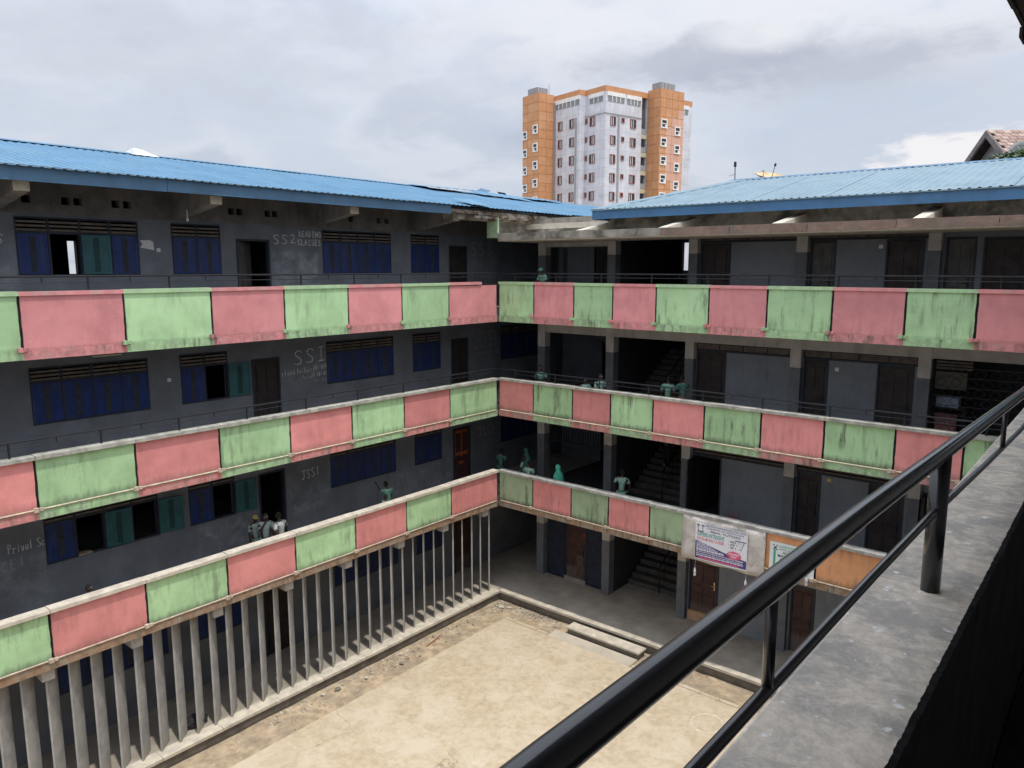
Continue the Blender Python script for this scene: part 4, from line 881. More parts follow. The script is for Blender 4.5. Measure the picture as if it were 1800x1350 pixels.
# ------------------------------------------------------------------ NEAR WING (where the picture was taken)
NW = root('school_wing', 'near school wing with worn grey parapet and black pipe railing in the foreground', 'school building', (17.0, -16.0, -0.4))
xo, xi, zp = 15.93, 16.182, 10.366
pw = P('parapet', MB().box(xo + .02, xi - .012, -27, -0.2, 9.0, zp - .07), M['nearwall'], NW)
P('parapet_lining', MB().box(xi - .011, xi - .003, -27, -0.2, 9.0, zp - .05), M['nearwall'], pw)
def coping_piece(y0, y1):
    mb = MB(); n = max(3, int((y1 - y0) / .012)) if y0 > -20 else 6; rg = random.Random(int(y0 * 100)); vs = []; fs = []; mi = []
    for i in range(n + 1):
        y = y0 + (y1 - y0) * i / n; j = rg.uniform(-.0013, .0013)
        vs += [(xo, y, zp - .068), (xo, y, zp - .006), (xo + .008, y, zp), (xi - .012 + j, y, zp + rg.uniform(-.001, .001)), (xi + j, y, zp - .007 + rg.uniform(-.0015, .0015)), (xi + j, y, zp - .068)]
    for i in range(n):
        for k in range(6): fs.append((i * 6 + k, (i + 1) * 6 + k, (i + 1) * 6 + (k + 1) % 6, i * 6 + (k + 1) % 6)); mi.append(1 if k in (3, 4) else 0)
    fs.append((0, 1, 2, 3, 4, 5)); fs.append(tuple(n * 6 + k for k in (5, 4, 3, 2, 1, 0)))
    mb.add(vs, fs); mb.mi = mi + [1, 1]; return P('coping', mb, [M['nearconc'], M['nearwall']], pw)
ys = [-27 + 1.0 * i for i in range(10)] + [-16.838, -15.835, -14.8, -13.8, -12.8, -11.8, -10.8, -9.8, -8.8, -7.8, -6.8, -5.8, -4.8, -3.8, -2.8, -1.8, -.25]
for a, b in zip(ys, ys[1:]): coping_piece(a + .001, b - .001)
xr = 16.07
top = [(xr, -26.5, 10.83), (xr, -20, 10.81), (xr, -18.6, 10.803), (xr, -17.6, 10.778), (xr, -16.9, 10.752), (xr, -16, 10.72), (xr, -15, 10.683), (xr, -13, 10.66), (xr, -8, 10.66), (xr, -.5, 10.66)]
low = [(xr, -26.5, 10.62), (xr, -20, 10.625), (xr, -18.3, 10.628), (xr, -17.5, 10.615), (xr, -16.9, 10.598), (xr, -16, 10.55), (xr, -15, 10.505), (xr, -13, 10.49), (xr, -8, 10.49), (xr, -.5, 10.49)]
hr = P('handrail', MB().tube(top, 0.0207, 20), M['black'], NW, smooth=True)
P('rail_bar', MB().tube(low, 0.0098, 14), M['black'], hr, smooth=True)
for y in (-24, -22, -20.4, -16.855, -13.3, -11.3, -9.3, -7.3, -5.3, -3.3): P('post', MB().tube([(xr, y, zp - .01), (xr, y, 10.75 if y < -15.5 else 10.65)], .0245, 18), M['black'], hr, smooth=True)
for y in (-23, -21.2, -18.06, -15.6, -12.3): P('stub_post', MB().tube([(xr, y, 10.62 if y < -17 else 10.53 if y < -14 else 10.49), (xr, y, 10.79 if y < -17 else 10.70 if y < -14 else 10.66)], .0092, 12), M['black'], hr, smooth=True)
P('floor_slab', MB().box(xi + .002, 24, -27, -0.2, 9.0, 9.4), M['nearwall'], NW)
P('back_wall', MB().box(18.4, 18.6, -27, -0.2, 9.4, 13.4), M['lintel'], NW)
P('lower_storeys', MB().box(16.3, 24, -27, -0.2, -.4, 8.99), M['wall'], NW)
nr = P('roof', MB().hexa([(15.585, -27, 13.0), (23, -27, 14.5), (23, -0.2, 14.5), (15.585, -0.2, 13.0)], [(15.57, -27, 13.07), (23, -27, 14.58), (23, -.2, 14.58), (15.57, -.2, 13.07)]), M['soot'], NW)
rg = random.Random(9); y = -27.0
while y < -0.3:
    l = rg.uniform(.2, .7); d0 = rg.uniform(0, .03)
    P('eave_board', MB().box(15.565, 15.59, y, min(y + l, -.2), 12.992 - d0 * .4, 13.05), M['soot'], nr); y += l
P('torn_strip', MB().box(15.555, 15.575, -12.2, -11.95, 12.92, 12.99), M['soot'], nr)

# ------------------------------------------------------------------ banner, posters, bottles
bn_m = mat('worn_white_tarpaulin', (.58, .545, .51), rough=.6, var=.16, scale=2.5, bump=.8, bscale=3.2, blot=(.42, .38, .33), blot_amt=.55, blot_scale=3.0, spots=.4, spot_col=(.35, .2, .12), spot_scale=7)
mb = MB(); nxb, nzb = 14, 8; vs = []; fs = []
rg = random.Random(2)
for side in (0, 1):
    for j in range(nzb + 1):
        for i in range(nxb + 1):
            x = 6.98 + 2.41 * i / nxb; z = 3.035 + 1.29 * j / nzb
            bul = .03 + .02 * math.sin(i * 1.3 + j * .7) + rg.uniform(-.006, .006)
            if j == nzb: bul = .02
            vs.append((x, -.045 - (bul if side == 0 else bul - .012), z + .012 * math.sin(i * .9)))
n = (nxb + 1) * (nzb + 1)
for j in range(nzb):
    for i in range(nxb):
        a = j * (nxb + 1) + i; fs.append((a, a + 1, a + nxb + 2, a + nxb + 1)); fs.append((n + a, n + a + nxb + 1, n + a + nxb + 2, n + a + 1))
ring = [i for i in range(nxb + 1)] + [j * (nxb + 1) + nxb for j in range(1, nzb + 1)] + [nzb * (nxb + 1) + i for i in range(nxb - 1, -1, -1)] + [j * (nxb + 1) for j in range(nzb - 1, 0, -1)]
for a, b in zip(ring, ring[1:] + ring[:1]): fs.append((b, a, n + a, n + b))
mb.add(vs, fs)
T('banner', mb, bn_m, 'large worn off-white tarpaulin hung over the lowest right balcony behind the printed poster', 'banner', smooth=True)
INK = {k: mat('print_' + k, c, rough=.5, var=.05) for k, c in dict(white=(.74, .75, .80), purple=(.075, .06, .20), pink=(.72, .10, .22), teal=(.05, .32, .25), red=(.70, .12, .16), black=(.05, .055, .08), green=(.08, .38, .22), ice=(.72, .80, .80), blue=(.16, .22, .5), line=(.62, .60, .70)).items()}
PO = root('poster', 'printed poster with pink oval and purple lower half on the white tarpaulin', 'poster', (8.15, -.11, 3.12))
ux = Vector((1, 0, -.0)); uz = Vector((0, 0, 1)); yp = -.115
px0, px1, pz0, pz1 = 7.40, 8.92, 3.11, 4.18
wave = lambda x: .012 * math.sin((x - px0) * 5)
mb = MB(); nn = 10
for i in range(nn):
    a = px0 + (px1 - px0) * i / nn; b = px0 + (px1 - px0) * (i + 1) / nn
    mb.hexa([(a, yp, pz0 + wave(a)), (b, yp, pz0 + wave(b)), (b, yp + .004, pz0 + wave(b)), (a, yp + .004, pz0 + wave(a))], [(a, yp, pz1), (b, yp, pz1), (b, yp + .004, pz1), (a, yp + .004, pz1)])
P('poster_sheet', mb, INK['white'], PO)
yq = yp - .004
P('poster_ground', MB().add([(px0 + .01, yq, pz0 + .03), (px1 - .01, yq, pz0 + .04), (px1 - .01, yq, pz0 + .27), (px0 + .9, yq, pz0 + .36), (px0 + .01, yq, pz0 + .555)], [(0, 1, 2, 3, 4)]), INK['purple'], PO)
P('emblem', MB().box(px0 + .075, px0 + .09, yq, yq + .002, pz1 - .22, pz1 - .09).box(px0 + .035, px0 + .13, yq, yq + .002, pz1 - .085, pz1 - .065).box(px0 + .055, px0 + .11, yq, yq + .002, pz1 - .06, pz1 - .045).box(px0 + .215, px0 + .23, yq, yq + .002, pz1 - .22, pz1 - .09).box(px0 + .175, px0 + .27, yq, yq + .002, pz1 - .085, pz1 - .065).box(px0 + .195, px0 + .25, yq, yq + .002, pz1 - .06, pz1 - .045).box(px0 + .07, px0 + .24, yq, yq + .002, pz1 - .25, pz1 - .225), INK['black'], PO)
tz = Vector((0, 0, 1))
for (s, x, z, w, h, c, bo) in [("LAGOS STATE CONTINUING EDUCATION CENTRE", .28, 1.005, 1.2, .05, 'purple', .012), ("ST JOHN'S PRY. SCH. AROLOYA LAGOS", .34, .93, 1.08, .05, 'purple', .012), ("REAL TUTORS", .46, .85, .86, .058, 'black', .012), ("OFFERS INTENSIVE", .06, .695, .80, .118, 'teal', .012), ("EXTRA MORAL CLASSES", .06, .58, .80, .082, 'red', .008),
        ("- PRY. 1 - 6", .98, .70, .46, .055, 'black', .02), ("- JSS 1 - 3", .98, .62, .42, .055, 'black', .02), ("- SS 1 - 3", .98, .54, .38, .055, 'black', .02), ("REGISTER", 1.01, .36, .30, .06, 'white', .02), ("NOW", 1.08, .285, .16, .06, 'white', .02)]:
    yo = -.006 if s not in ("REGISTER", "NOW") else -.014
    text(PO, s, (px0 + x, yp, pz0 + z), ux, tz, w, h, INK[c], bold=bo, loc_n=Vector((0, yo, 0)))
el = MB(); cx, cz = px0 + 1.16, pz0 + .355
el.add([(cx, yp - .011, cz)] + [(cx + .205 * math.cos(a * math.pi / 12), yp - .010, cz + .115 * math.sin(a * math.pi / 12)) for a in range(24)], [(0, 1 + i, 1 + (i + 1) % 24) for i in range(24)])
P('pink_oval', el, INK['pink'], PO)
P('blue_bar', MB().box(px0 + 1.17, px0 + 1.49, yp - .006, yp - .005, pz0 + .775, pz0 + .80), INK['purple'], PO)
lm = MB(); rg = random.Random(4)
for j, z in enumerate((.485, .45, .415, .38, .345, .31, .27, .225, .17, .11)):
    x = .05; lim = .32 + (.485 - z) * 2.6 if j < 5 else (.86 if z > .25 else 1.42)
    while x < lim:
        l = rg.uniform(.04, .12); lm.box(px0 + x, px0 + min(lim, x + l), yp - .0072, yp - .0065, pz0 + z, pz0 + z + (.022 if j not in (6, 9) else .038)); x += l + .015
for (x, z, w) in ((.95, .20, .2), (1.2, .20, .22), (.98, .15, .16), (1.2, .15, .2)): lm.box(px0 + x, px0 + x + w, yp - .0072, yp - .0065, pz0 + z + .012, pz0 + z + .03)
P('small_print', lm, INK['line'], PO)
P('pink_strip', MB().box(px0 + .12, px0 + 1.3, yp - .0062, yp - .0055, pz0 + .05, pz0 + .085), INK['pink'], PO)
P2 = root('poster', 'pale green printed sign on the orange balcony panel, partly behind the black rail', 'poster', (10.05, -.03, 3.3))
qx0, qz0, qz1 = 9.5, 3.33, 4.10
P('poster_sheet', MB().box(qx0, 10.66, -.030, -.014, qz0, qz1), INK['ice'], P2)
P('side_strip', MB().box(qx0 + .10, qx0 + .16, -.0325, -.0315, qz0 + .05, qz0 + .55), INK['green'], P2)
P('emblem', MB().box(qx0 + .08, qx0 + .12, -.034, -.032, qz1 - .1, qz1 - .07).box(qx0 + .17, qx0 + .21, -.034, -.032, qz1 - .1, qz1 - .07).box(qx0 + .11, qx0 + .18, -.034, -.032, qz1 - .17, qz1 - .12).box(qx0 + .08, qx0 + .21, -.034, -.032, qz1 - .21, qz1 - .185), INK['black'], P2)
for (s, x, z, w, h, c, bo) in [("LAGOS STATE GOVERNMENT", .25, .64, .85, .07, 'green', .015), ("OFFICE OF THE GOVERNOR", .24, .58, .8, .035, 'black', .01), ("AGENCY FOR", .34, .48, .62, .075, 'black', .02), ("MASS EDUCATION", .22, .38, .84, .08, 'black', .02), ('"EKO N', .28, .25, .5, .10, 'black', .025), ("LAGOS", .24, .175, .4, .05, 'blue', .01), ("ADULT", .22, .07, .36, .085, 'black', .02)]:
    text(P2, s, (qx0 + x, -.030, qz0 + z), ux, tz, w, h, INK[c], bold=bo, loc_n=Vector((0, -.0035, 0)))
btl = mat('clear_bottle_plastic', (.55, .60, .66), rough=.25, spec=.5, var=.1); btc = mat('bottle_water', (.38, .42, .52), rough=.3)
def bottle(x, z, label, y=-.09):
    b = root('plastic_bottle', label, 'bottle', (x, y, z), 'plastic bottles hung as weights')
    P('bottle_body', MB().lathe([(.0, 0), (.034, .004), (.036, .03), (.036, .15), (.03, .19), (.014, .235), (.013, .26), (.0, .26)], 12, (x, y, z)), btl, b, smooth=True)
    P('label_wrap', MB().lathe([(.037, .07), (.037, .13)], 12, (x, y, z)), btc, b); P('cap', MB().lathe([(.016, .255), (.016, .28), (0, .282)], 10, (x, y, z)), INK['blue'], b)
    P('string', MB().tube([(x, y, z + .28), (x + .01, y + .005, z + .62)], .003, 5), M['white'], b)
bottle(7.415, 2.58, 'small clear bottle hanging from the left lower corner of the white tarpaulin'); bottle(8.905, 2.62, 'small clear bottle hanging from the right lower side of the white tarpaulin'); bottle(10.52, 3.16, 'small clear bottle hanging in front of the orange balcony panel', -.13)

# ------------------------------------------------------------------ loose things about the school
T('paper_notice', MB().add([(XW + .006, -10.66, 11.72), (XW + .006, -10.33, 11.66), (XW + .006, -10.34, 11.86), (XW + .008, -10.42, 11.90), (XW + .006, -10.66, 11.89), (XW + .006, -10.60, 11.80)], [(0, 1, 2, 3, 4, 5)]), M['white'], 'torn white paper stuck on the charcoal wall beside the open top-floor window', 'paper')
T('roof_scrap', MB().hexa([(-5.7, -9.35, 14.33), (-5.1, -9.3, 14.3), (-5.15, -8.6, 14.3), (-5.6, -8.6, 14.33)], [(-5.6, -9.3, 14.42), (-5.3, -9.25, 14.50), (-5.3, -9.0, 14.47), (-5.55, -9.0, 14.42)]), M['white'], 'crumpled white sheet lying on the ridge of the left blue roof', 'scrap')
rub = MB(); rg = random.Random(11)
def rock(mb, x, y, z, s, rg_):
    vs = []
    for (a, b, c) in ((1, 0, 0), (-1, 0, 0), (0, 1, 0), (0, -1, 0), (0, 0, 1), (0, 0, -1), (.6, .6, .5), (-.6, .6, .4), (.6, -.6, .5), (-.6, -.6, .45)):
        k = s * rg_.uniform(.6, 1.2); vs.append((x + a * k, y + b * k, z + c * k * .6))
    bm = bmesh.new()
    for v in vs: bm.verts.new(v)
    bmesh.ops.convex_hull(bm, input=bm.verts)
    bm.verts.ensure_lookup_table(); bm.verts.index_update()
    keep = [v for v in bm.verts if v.link_faces]; ix = {v: i for i, v in enumerate(keep)}
    mb.add([tuple(v.co) for v in keep], [tuple(ix[v] for v in f.verts) for f in bm.faces]); bm.free()
for k in range(1100):
    t = rg.random()
    if t < .45: x, y = abs(rg.gauss(.0, .38)) + .06, -rg.uniform(.1, 9.5)
    elif t < .85: x, y = rg.uniform(.1, 3.0), -abs(rg.gauss(.0, .33)) - .06
    elif t < .93: x, y = rg.uniform(6.0, 7.2), -rg.uniform(.08, .8)
    else: x, y = rg.uniform(7, 13), -abs(rg.gauss(0, .3)) - .06
    if x > 1.1 and y < -.95: continue
    if 3.1 < x < 6 and y > -.65: continue
    rub.cur = 0 if rg.random() < .8 else 1
    rock(rub, x, y, -.335, rg.choice((.012, .016, .02, .03, .045)), rg)
for k in range(260):
    x, y = 1.2 + abs(rg.gauss(0, 2.2)), -1.2 - abs(rg.gauss(0, 2.5)); rub.cur = rg.choice((0, 1)); rock(rub, x, y, -.283, rg.choice((.007, .01, .014)), rg)
o = P('rubble', rub, [M['stone'], M['stonedark']]); o['kind'] = 'stuff'; o['label'] = 'broken pale rubble scattered on the dirt strip along the kerbs'
stones = [(.25, -7.72, .10, 0, 'pale grey stone lying nearest the camera on the dirt strip'), (.36, -7.3, .11, 1, 'dark stone beside the pale grey stone on the dirt strip'), (.67, -5.22, .09, 1, 'dark brown stone near the edge of the courtyard cement'), (.22, -4.87, .085, 0, 'pale stone against the kerb by the fins'), (.5, -6.4, .07, 0, 'small pale stone in the middle of the dirt strip'), (.5, -.5, .14, 0, 'large pale stone heap piece in the corner of the courtyard'), (.75, -.35, .11, 0, 'pale stone right of the large one in the courtyard corner')]
for (x, y, s, d_, lb) in stones:
    mb = MB(); rock(mb, x, y, -.31, s, rg); T('stone', mb, M['stonedark'] if d_ else M['stone'], lb, 'stone', group='stones on the dirt strip')
T('wooden_stick', MB().hexa([(.48, -4.03, -.33), (.52, -4.03, -.33), (.36, -3.31, -.33), (.32, -3.31, -.33)], [(.48, -4.03, -.30), (.52, -4.03, -.30), (.36, -3.31, -.30), (.32, -3.31, -.30)]), mat('red_brown_wood', (.33, .15, .09), var=.3), 'short reddish wooden stick lying on the dirt strip', 'stick')
mb = MB().ell((-.62, -10.87, .13), .2, .3, .15, 14, 8); mb.v = [(v[0] + random.uniform(-.02, .02), v[1] + random.uniform(-.02, .02), max(0, v[2] + random.uniform(-.02, .02))) for v in mb.v]
T('sack', mb, mat('black_sack', (.03, .03, .033), rough=.5), 'dark sack on the ground corridor floor behind the fins', 'sack')
T('book', MB().hexa([(-2.32, -12.62, 4.55), (-2.12, -12.62, 4.55), (-2.14, -12.32, 4.55), (-2.33, -12.34, 4.55)], [(-2.32, -12.62, 4.58), (-2.12, -12.62, 4.58), (-2.14, -12.32, 4.585), (-2.33, -12.34, 4.58)]), mat('orange_cover', (.62, .33, .10), var=.3, scale=9, blot=(.2, .4, .5), blot_amt=.7, blot_scale=6), 'yellow and blue book lying on the sill of the open first-floor window', 'book')
T('storage_box', MB().box(12.62, 13.12, 2.6, 2.95, 7.72, 7.95).box(12.60, 13.14, 2.58, 2.97, 7.951, 7.98), mat('blue_white_box', (.15, .27, .40), var=.5, scale=7, blot=(.4, .45, .5), blot_amt=.7), 'blue and white box behind the metal grille', 'box')
T('shelf', MB().box(12.55, 13.3, 2.55, 3.0, 7.68, 7.715).box(12.57, 12.61, 2.6, 2.64, 6.65, 7.68).box(13.22, 13.26, 2.6, 2.64, 6.65, 7.68).box(12.57, 12.61, 2.9, 2.94, 6.65, 7.68).box(13.22, 13.26, 2.9, 2.94, 6.65, 7.68), M['door'], 'dark shelf table standing behind the metal grille', 'table')
T('cabinet', MB().box(12.66, 13.14, 2.4, 2.53, 6.66, 7.58).box(12.70, 13.1, 2.385, 2.4, 6.72, 7.1).box(12.70, 13.1, 2.385, 2.4, 7.14, 7.52), mat('dull_pink_board', (.26, .12, .115), var=.25), 'dull pink cabinet behind the metal grille', 'cabinet')
T('water_bucket', MB().lathe([(0, 0), (.14, 0), (.17, .3), (.18, .31), (.165, .3), (.13, .02), (0, .02)], 16, (7.5, 2.1, 3.4)).tube([(7.33, 2.1, 3.7), (7.4, 2.1, 3.86), (7.6, 2.1, 3.86), (7.67, 2.1, 3.7)], .006, 5), mat('red_plastic', (.42, .04, .035), rough=.4), 'red plastic bucket against the slate wall above the white tarpaulin', 'bucket')

# ------------------------------------------------------------------ roof-top dish, mast, aerial
dish_m = mat('weathered_orange_dish', (.50, .33, .15), rough=.5, var=.3, scale=6, blot=(.58, .53, .43), blot_amt=.7, blot_scale=3)
def dish(loc, r, rot, m, label, pole=.5):
    d_ = root('satellite_dish', label, 'satellite dish', loc)
    mb = MB(); pr = [(r * t, .28 * r * t * t) for t in (0, .25, .5, .75, 1)] + [(r * t, .28 * r * t * t + .015) for t in (1, .75, .5, .25, 0)]; mb.lathe(pr, 24)
    P('reflector', mb, m, d_, loc, rot, smooth=True)
    P('feed_arm', MB().tube([(0, -r * .7, .15 * r), (0, 0, r * .9)], .012, 6).ell((0, 0, r * .9), .04, .04, .06), M['rail'], d_, loc, rot)
    P('mount', MB().tube([loc, (loc[0], loc[1], loc[2] - pole)], .03, 8), M['rail'], d_)
    return d_
dish((6.25, 7.1, 14.20), .60, (R(14), R(12), R(20)), dish_m, 'orange and cream satellite dish tipped down behind the ridge of the right roof')
mst = root('aerial_mast', 'thin dark aerial mast on the ridge of the right roof, left of the orange dish', 'aerial', (5.36, 6.1, 14.1))
P('mast_pole', MB().tube([(5.38, 6.1, 14.1), (5.36, 6.1, 14.82)], .016, 8), M['rail'], mst); P('mast_head', MB().box(5.33, 5.40, 6.07, 6.13, 14.64, 14.80), M['rail'], mst); P('mast_wire', MB().tube([(5.38, 6.1, 14.40), (5.22, 6.0, 14.34)], .006, 5), M['rail'], mst)
ant = root('aerial', 'tiny aerial with a wire right of the orange dish', 'aerial', (6.3, 6.3, 14.1))
P('aerial_pole', MB().tube([(6.3, 6.3, 14.1), (6.28, 6.3, 14.48)], .007, 6), M['rail'], ant); P('aerial_bar', MB().tube([(6.23, 6.3, 14.46), (6.33, 6.3, 14.45)], .008, 6).tube([(6.28, 6.3, 14.45), (5.9, 6.3, 14.36)], .003, 4), M['rail'], ant)

# ------------------------------------------------------------------ the tower block behind
P0 = Vector((-58.83, 97.0, 42.7)); eL = Vector((-0.97113, 0.23855, 0)); eR = Vector((0.23855, 0.97113, 0)); UZ = Vector((0, 0, 1))
TW = root('tower_block', 'tall white apartment tower with two orange stair shafts behind the blue school roofs', 'building', (P0.x, P0.y, -0.4))
WC = (.66, .67, .72)
tw_white = mat('white_cladding', WC, rough=.55, var=.10, scale=.5, brick=(1.2, 1.6, .022, WC, (.60, .61, .66), (.40, .40, .44)), streak=.3, streak_col=(.44, .40, .28), streak_freq=.5)
tw_orange = mat('orange_cladding', (.57, .28, .135), rough=.55, var=.10, scale=1.0); tw_orange2 = mat('light_orange_cladding', (.60, .315, .165), rough=.55, var=.10, scale=1.0)
tw_pink = mat('faded_pink_cladding', (.64, .38, .28), rough=.6, var=.10, scale=1.0); tw_joint = mat('cladding_joint', (.36, .17, .07))
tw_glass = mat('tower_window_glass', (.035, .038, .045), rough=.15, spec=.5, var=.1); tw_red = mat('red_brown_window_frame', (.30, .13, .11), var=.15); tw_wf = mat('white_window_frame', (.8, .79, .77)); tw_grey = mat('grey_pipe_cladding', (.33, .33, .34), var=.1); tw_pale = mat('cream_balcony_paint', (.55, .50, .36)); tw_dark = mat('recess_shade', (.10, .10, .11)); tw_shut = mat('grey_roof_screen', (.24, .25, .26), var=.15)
def tp(l, r, z): return P0 + eL * l + eR * r + UZ * z
def tbox(mb, l0, l1, r0, r1, z0, z1):
    l0, l1 = sorted((l0, l1)); r0, r1 = sorted((r0, r1))
    # eL x eR points down or up: keep outward winding through order
    q = [tp(l0, r0, z0), tp(l0, r1, z0), tp(l1, r1, z0), tp(l1, r0, z0)]; t = [p + UZ * (z1 - z0) for p in q]
    return mb.hexa(q, t)
ZB = -43.1
P('wall', tbox(MB(), .0, 14.0, .0, 9.0, ZB, -.95), tw_white, TW); P('wall', tbox(MB(), 5.2, 12.4, -1.45, -.002, ZB, -.95), tw_white, TW)
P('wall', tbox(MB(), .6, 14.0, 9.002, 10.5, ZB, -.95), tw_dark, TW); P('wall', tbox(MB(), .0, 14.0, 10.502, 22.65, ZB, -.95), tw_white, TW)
P('parapet_band', tbox(MB(), -.02, 14.02, -.02, 22.67, -.948, 0), tw_orange, TW); P('parapet_band', tbox(MB(), 5.18, 12.42, -1.47, -.022, -.949, 0), tw_orange, TW)
def shaft(l0, l1, r0, r1, z1): return P('stair_shaft', tbox(MB(), l0, l1, r0, r1, ZB, z1), tw_joint, TW)
sL = shaft(12.4, 17.25, -5.06, -1.452, .25); sR = shaft(-3.05, -.025, 10.5, 16.8, .36)
def clad(parent, face, a0, a1, n, z1, rows, const, out, pink=None):
    h = 1.6
    for i in range(n):
        for j in range(rows):
            a = a0 + (a1 - a0) * i / n; b = a0 + (a1 - a0) * (i + 1) / n; zt = z1 - j * h; g_ = .03
            mb = MB()
            if face == 'L': tbox(mb, a + g_, b - g_, const, const + out, zt - h + g_, zt - g_)
            else: tbox(mb, const, const + out, a + g_, b - g_, zt - h + g_, zt - g_)
            m_ = random.choice((tw_orange, tw_orange, tw_orange2)) if not pink or not pink(i, j) else tw_pink
            P('cladding_panel', mb, m_, parent)
clad(sL, 'L', 12.4, 17.25, 3, .25, 14, -5.06, -.04); clad(sL, 'R', -5.06, -1.46, 2, .25, 14, 12.4, -.04)
clad(sR, 'R', 10.5, 16.8, 4, .36, 14, -3.05, -.04, pink=lambda i, j: (i >= 2 and j >= 3 - (i == 3)) or (i >= 1 and 4 <= j <= 9) or (i == 0 and 5 <= j <= 8 and False)); clad(sR, 'L', -3.05, -.1, 2, .36, 14, 10.5, -.04)
def twin(face, a, b, zt, h, const, fm, panes=2, t=.14, prj=.12, split=False):
    """framed window standing on a face; face 'L' spans l at r=const facing -r, face 'R' spans r at l=const facing -l"""
    fr = MB()
    def bx(mb, u0, u1, z0, z1, d0, d1):
        if face == 'L': tbox(mb, u0, u1, const - d1, const - d0, z0, z1)
        else: tbox(mb, const - d1, const - d0, u0, u1, z0, z1)
    bx(fr, a, a + t, zt - h, zt, 0.001, prj); bx(fr, b - t, b, zt - h, zt, 0.001, prj); bx(fr, a + t, b - t, zt - t, zt, 0.001, prj); bx(fr, a + t, b - t, zt - h, zt - h + t, 0.001, prj)
    w = P('window', fr, fm, TW)
    gl_ = MB(); bx(gl_, a + t, b - t, zt - h + t, zt - t, .001, .03); P('pane', gl_, tw_glass, w)
    mu = MB(); m = (a + b) / 2
    if panes > 1: bx(mu, m - .05, m + .05, zt - h + t, zt - t, .031, .08); bx(mu, a + t + .12, a + t + .22, zt - h + t, zt - t, .031, .06)
    if split: bx(mu, a + t, b - t, zt - h * .55, zt - h * .47, .031, .09); bx(mu, b - .5, b - t, zt - h + t, zt - h * .6, .031, .07)
    if mu.v: P('mullion', mu, tw_wf, w)
    return w
for k in range(7):
    z = -4.8 - 3.235 * k
    twin('L', 2.58, 3.97, z, 1.65, 0, tw_red); twin('L', 4.62, 5.12, z - .1, .95, 0, tw_red, 1)
    twin('L', 9.87, 11.07, z, 1.65, -1.45, tw_red); twin('L', 6.56, 7.87, z, 1.65, -1.45, tw_red)
    twin('R', 1.2, 2.5, z - .25, 1.6, 0, tw_red); twin('R', 3.88, 4.62, z - .25, .85, 0, tw_red, 1); twin('R', 6.07, 7.55, z - .2, 1.6, 0, tw_red)
    twin('L', 15.75, 17.1, z - 1.3, 1.55, -5.10, tw_wf, 1, .2, .14, True); twin('L', 12.6, 14.0, z - .5, 1.6, -5.10, tw_wf, 1, .2, .14, True)
    twin('R', 10.75, 12.35, z - .05, 1.6, -3.09, tw_wf, 1, .2, .14, True); twin('R', 14.4, 15.9, z - 1.05, 1.6, -3.09, tw_wf, 1, .2, .14, True)
    # recessed balconies beside the right shaft
    bk = P('balcony', tbox(MB(), .02, .58, 9.01, 10.49, z - 3.3, z - 2.55), tw_pale, TW); P('balcony_rail', tbox(MB(), .03, .08, 9.02, 10.48, z - 2.5, z - 1.55), tw_grey, bk); P('balcony_door', tbox(MB(), .57, .599, 9.2, 9.8, z - 2.5, z - .6), tw_glass, bk)
    twin('R', 17.2, 17.8, z - .6, 1.5, 0, tw_red, 1, .1)
for (f_, a, b, c, n) in (('L', .75, 4.1, 0, 3), ('L', 5.3, 12.0, -1.45, 6), ('R', .56, 4.5, 0, 4), ('R', 5.25, 8.6, 0, 4), ('R', 18, 21.5, 0, 3)):
    fr = MB(); (tbox(fr, a, b, c - .06, c - .002, -2.55, -1.65) if f_ == 'L' else tbox(fr, c - .06, c - .002, a, b, -2.55, -1.65)); sc = P('roof_screen', fr, tw_shut, TW)
    for k in range(1, n):
        u = a + (b - a) * k / n; mb = MB(); (tbox(mb, u - .07, u + .07, c - .1, c - .062, -2.55, -1.65) if f_ == 'L' else tbox(mb, c - .1, c - .062, u - .07, u + .07, -2.55, -1.65)); P('screen_post', mb, tw_wf, sc)
    mb = MB(); (tbox(mb, a - .2, b + .2, c - .12, c - .003, -1.64, -.96) if f_ == 'L' else tbox(mb, c - .12, c - .003, a - .2, b + .2, -1.64, -.96)); P('screen_head', mb, tw_wf, sc)
P('ledge', tbox(MB(), -.12, 5.1, -.12, -.001, -4.65, -4.55), tw_grey, TW); P('ledge', tbox(MB(), -.12, -.001, -.119, 8.9, -4.65, -4.55), tw_grey, TW)
P('drain_pipe', tbox(MB(), 5.9, 6.24, -1.60, -1.453, ZB, -4.7), tw_grey, TW); P('drain_pipe', tbox(MB(), -.15, -.003, 3.0, 3.4, ZB, -4.7), tw_grey, TW); P('drain_pipe', tbox(MB(), 11.8, 12.38, -1.6, -1.453, ZB, -1.2), tw_grey, TW)
def tank(l0, l1, r0, r1, z0, z1):
    tk = P('water_tank', tbox(MB(), l0, l1, r0, r1, z0, z1), tw_shut, TW)
    for k in range(4):
        u = l0 + (l1 - l0) * (k + .5) / 4; P('tank_panel', tbox(MB(), u - (l1 - l0) * .1, u + (l1 - l0) * .1, r0 - .06, r0 - .002, z0 + .15, z1 - .15), tw_grey, tk)
        v = r0 + (r1 - r0) * (k + .5) / 4; P('tank_panel', tbox(MB(), l0 - .06, l0 - .002, v - (r1 - r0) * .1, v + (r1 - r0) * .1, z0 + .15, z1 - .15), tw_grey, tk)
tank(13.6, 16.4, -4.5, -2.0, .26, 1.5); tank(-2.4, -.3, 11.2, 15.0, .37, 1.6)
P('tank_pole', MB().tube([tp(13.2, -2.0, .2), tp(13.2, -2.0, 2.3)], .06, 6), tw_grey, TW)
P('roof', tbox(MB(), .3, 13.7, .3, 22.3, -.3, -.1), tw_grey, TW)

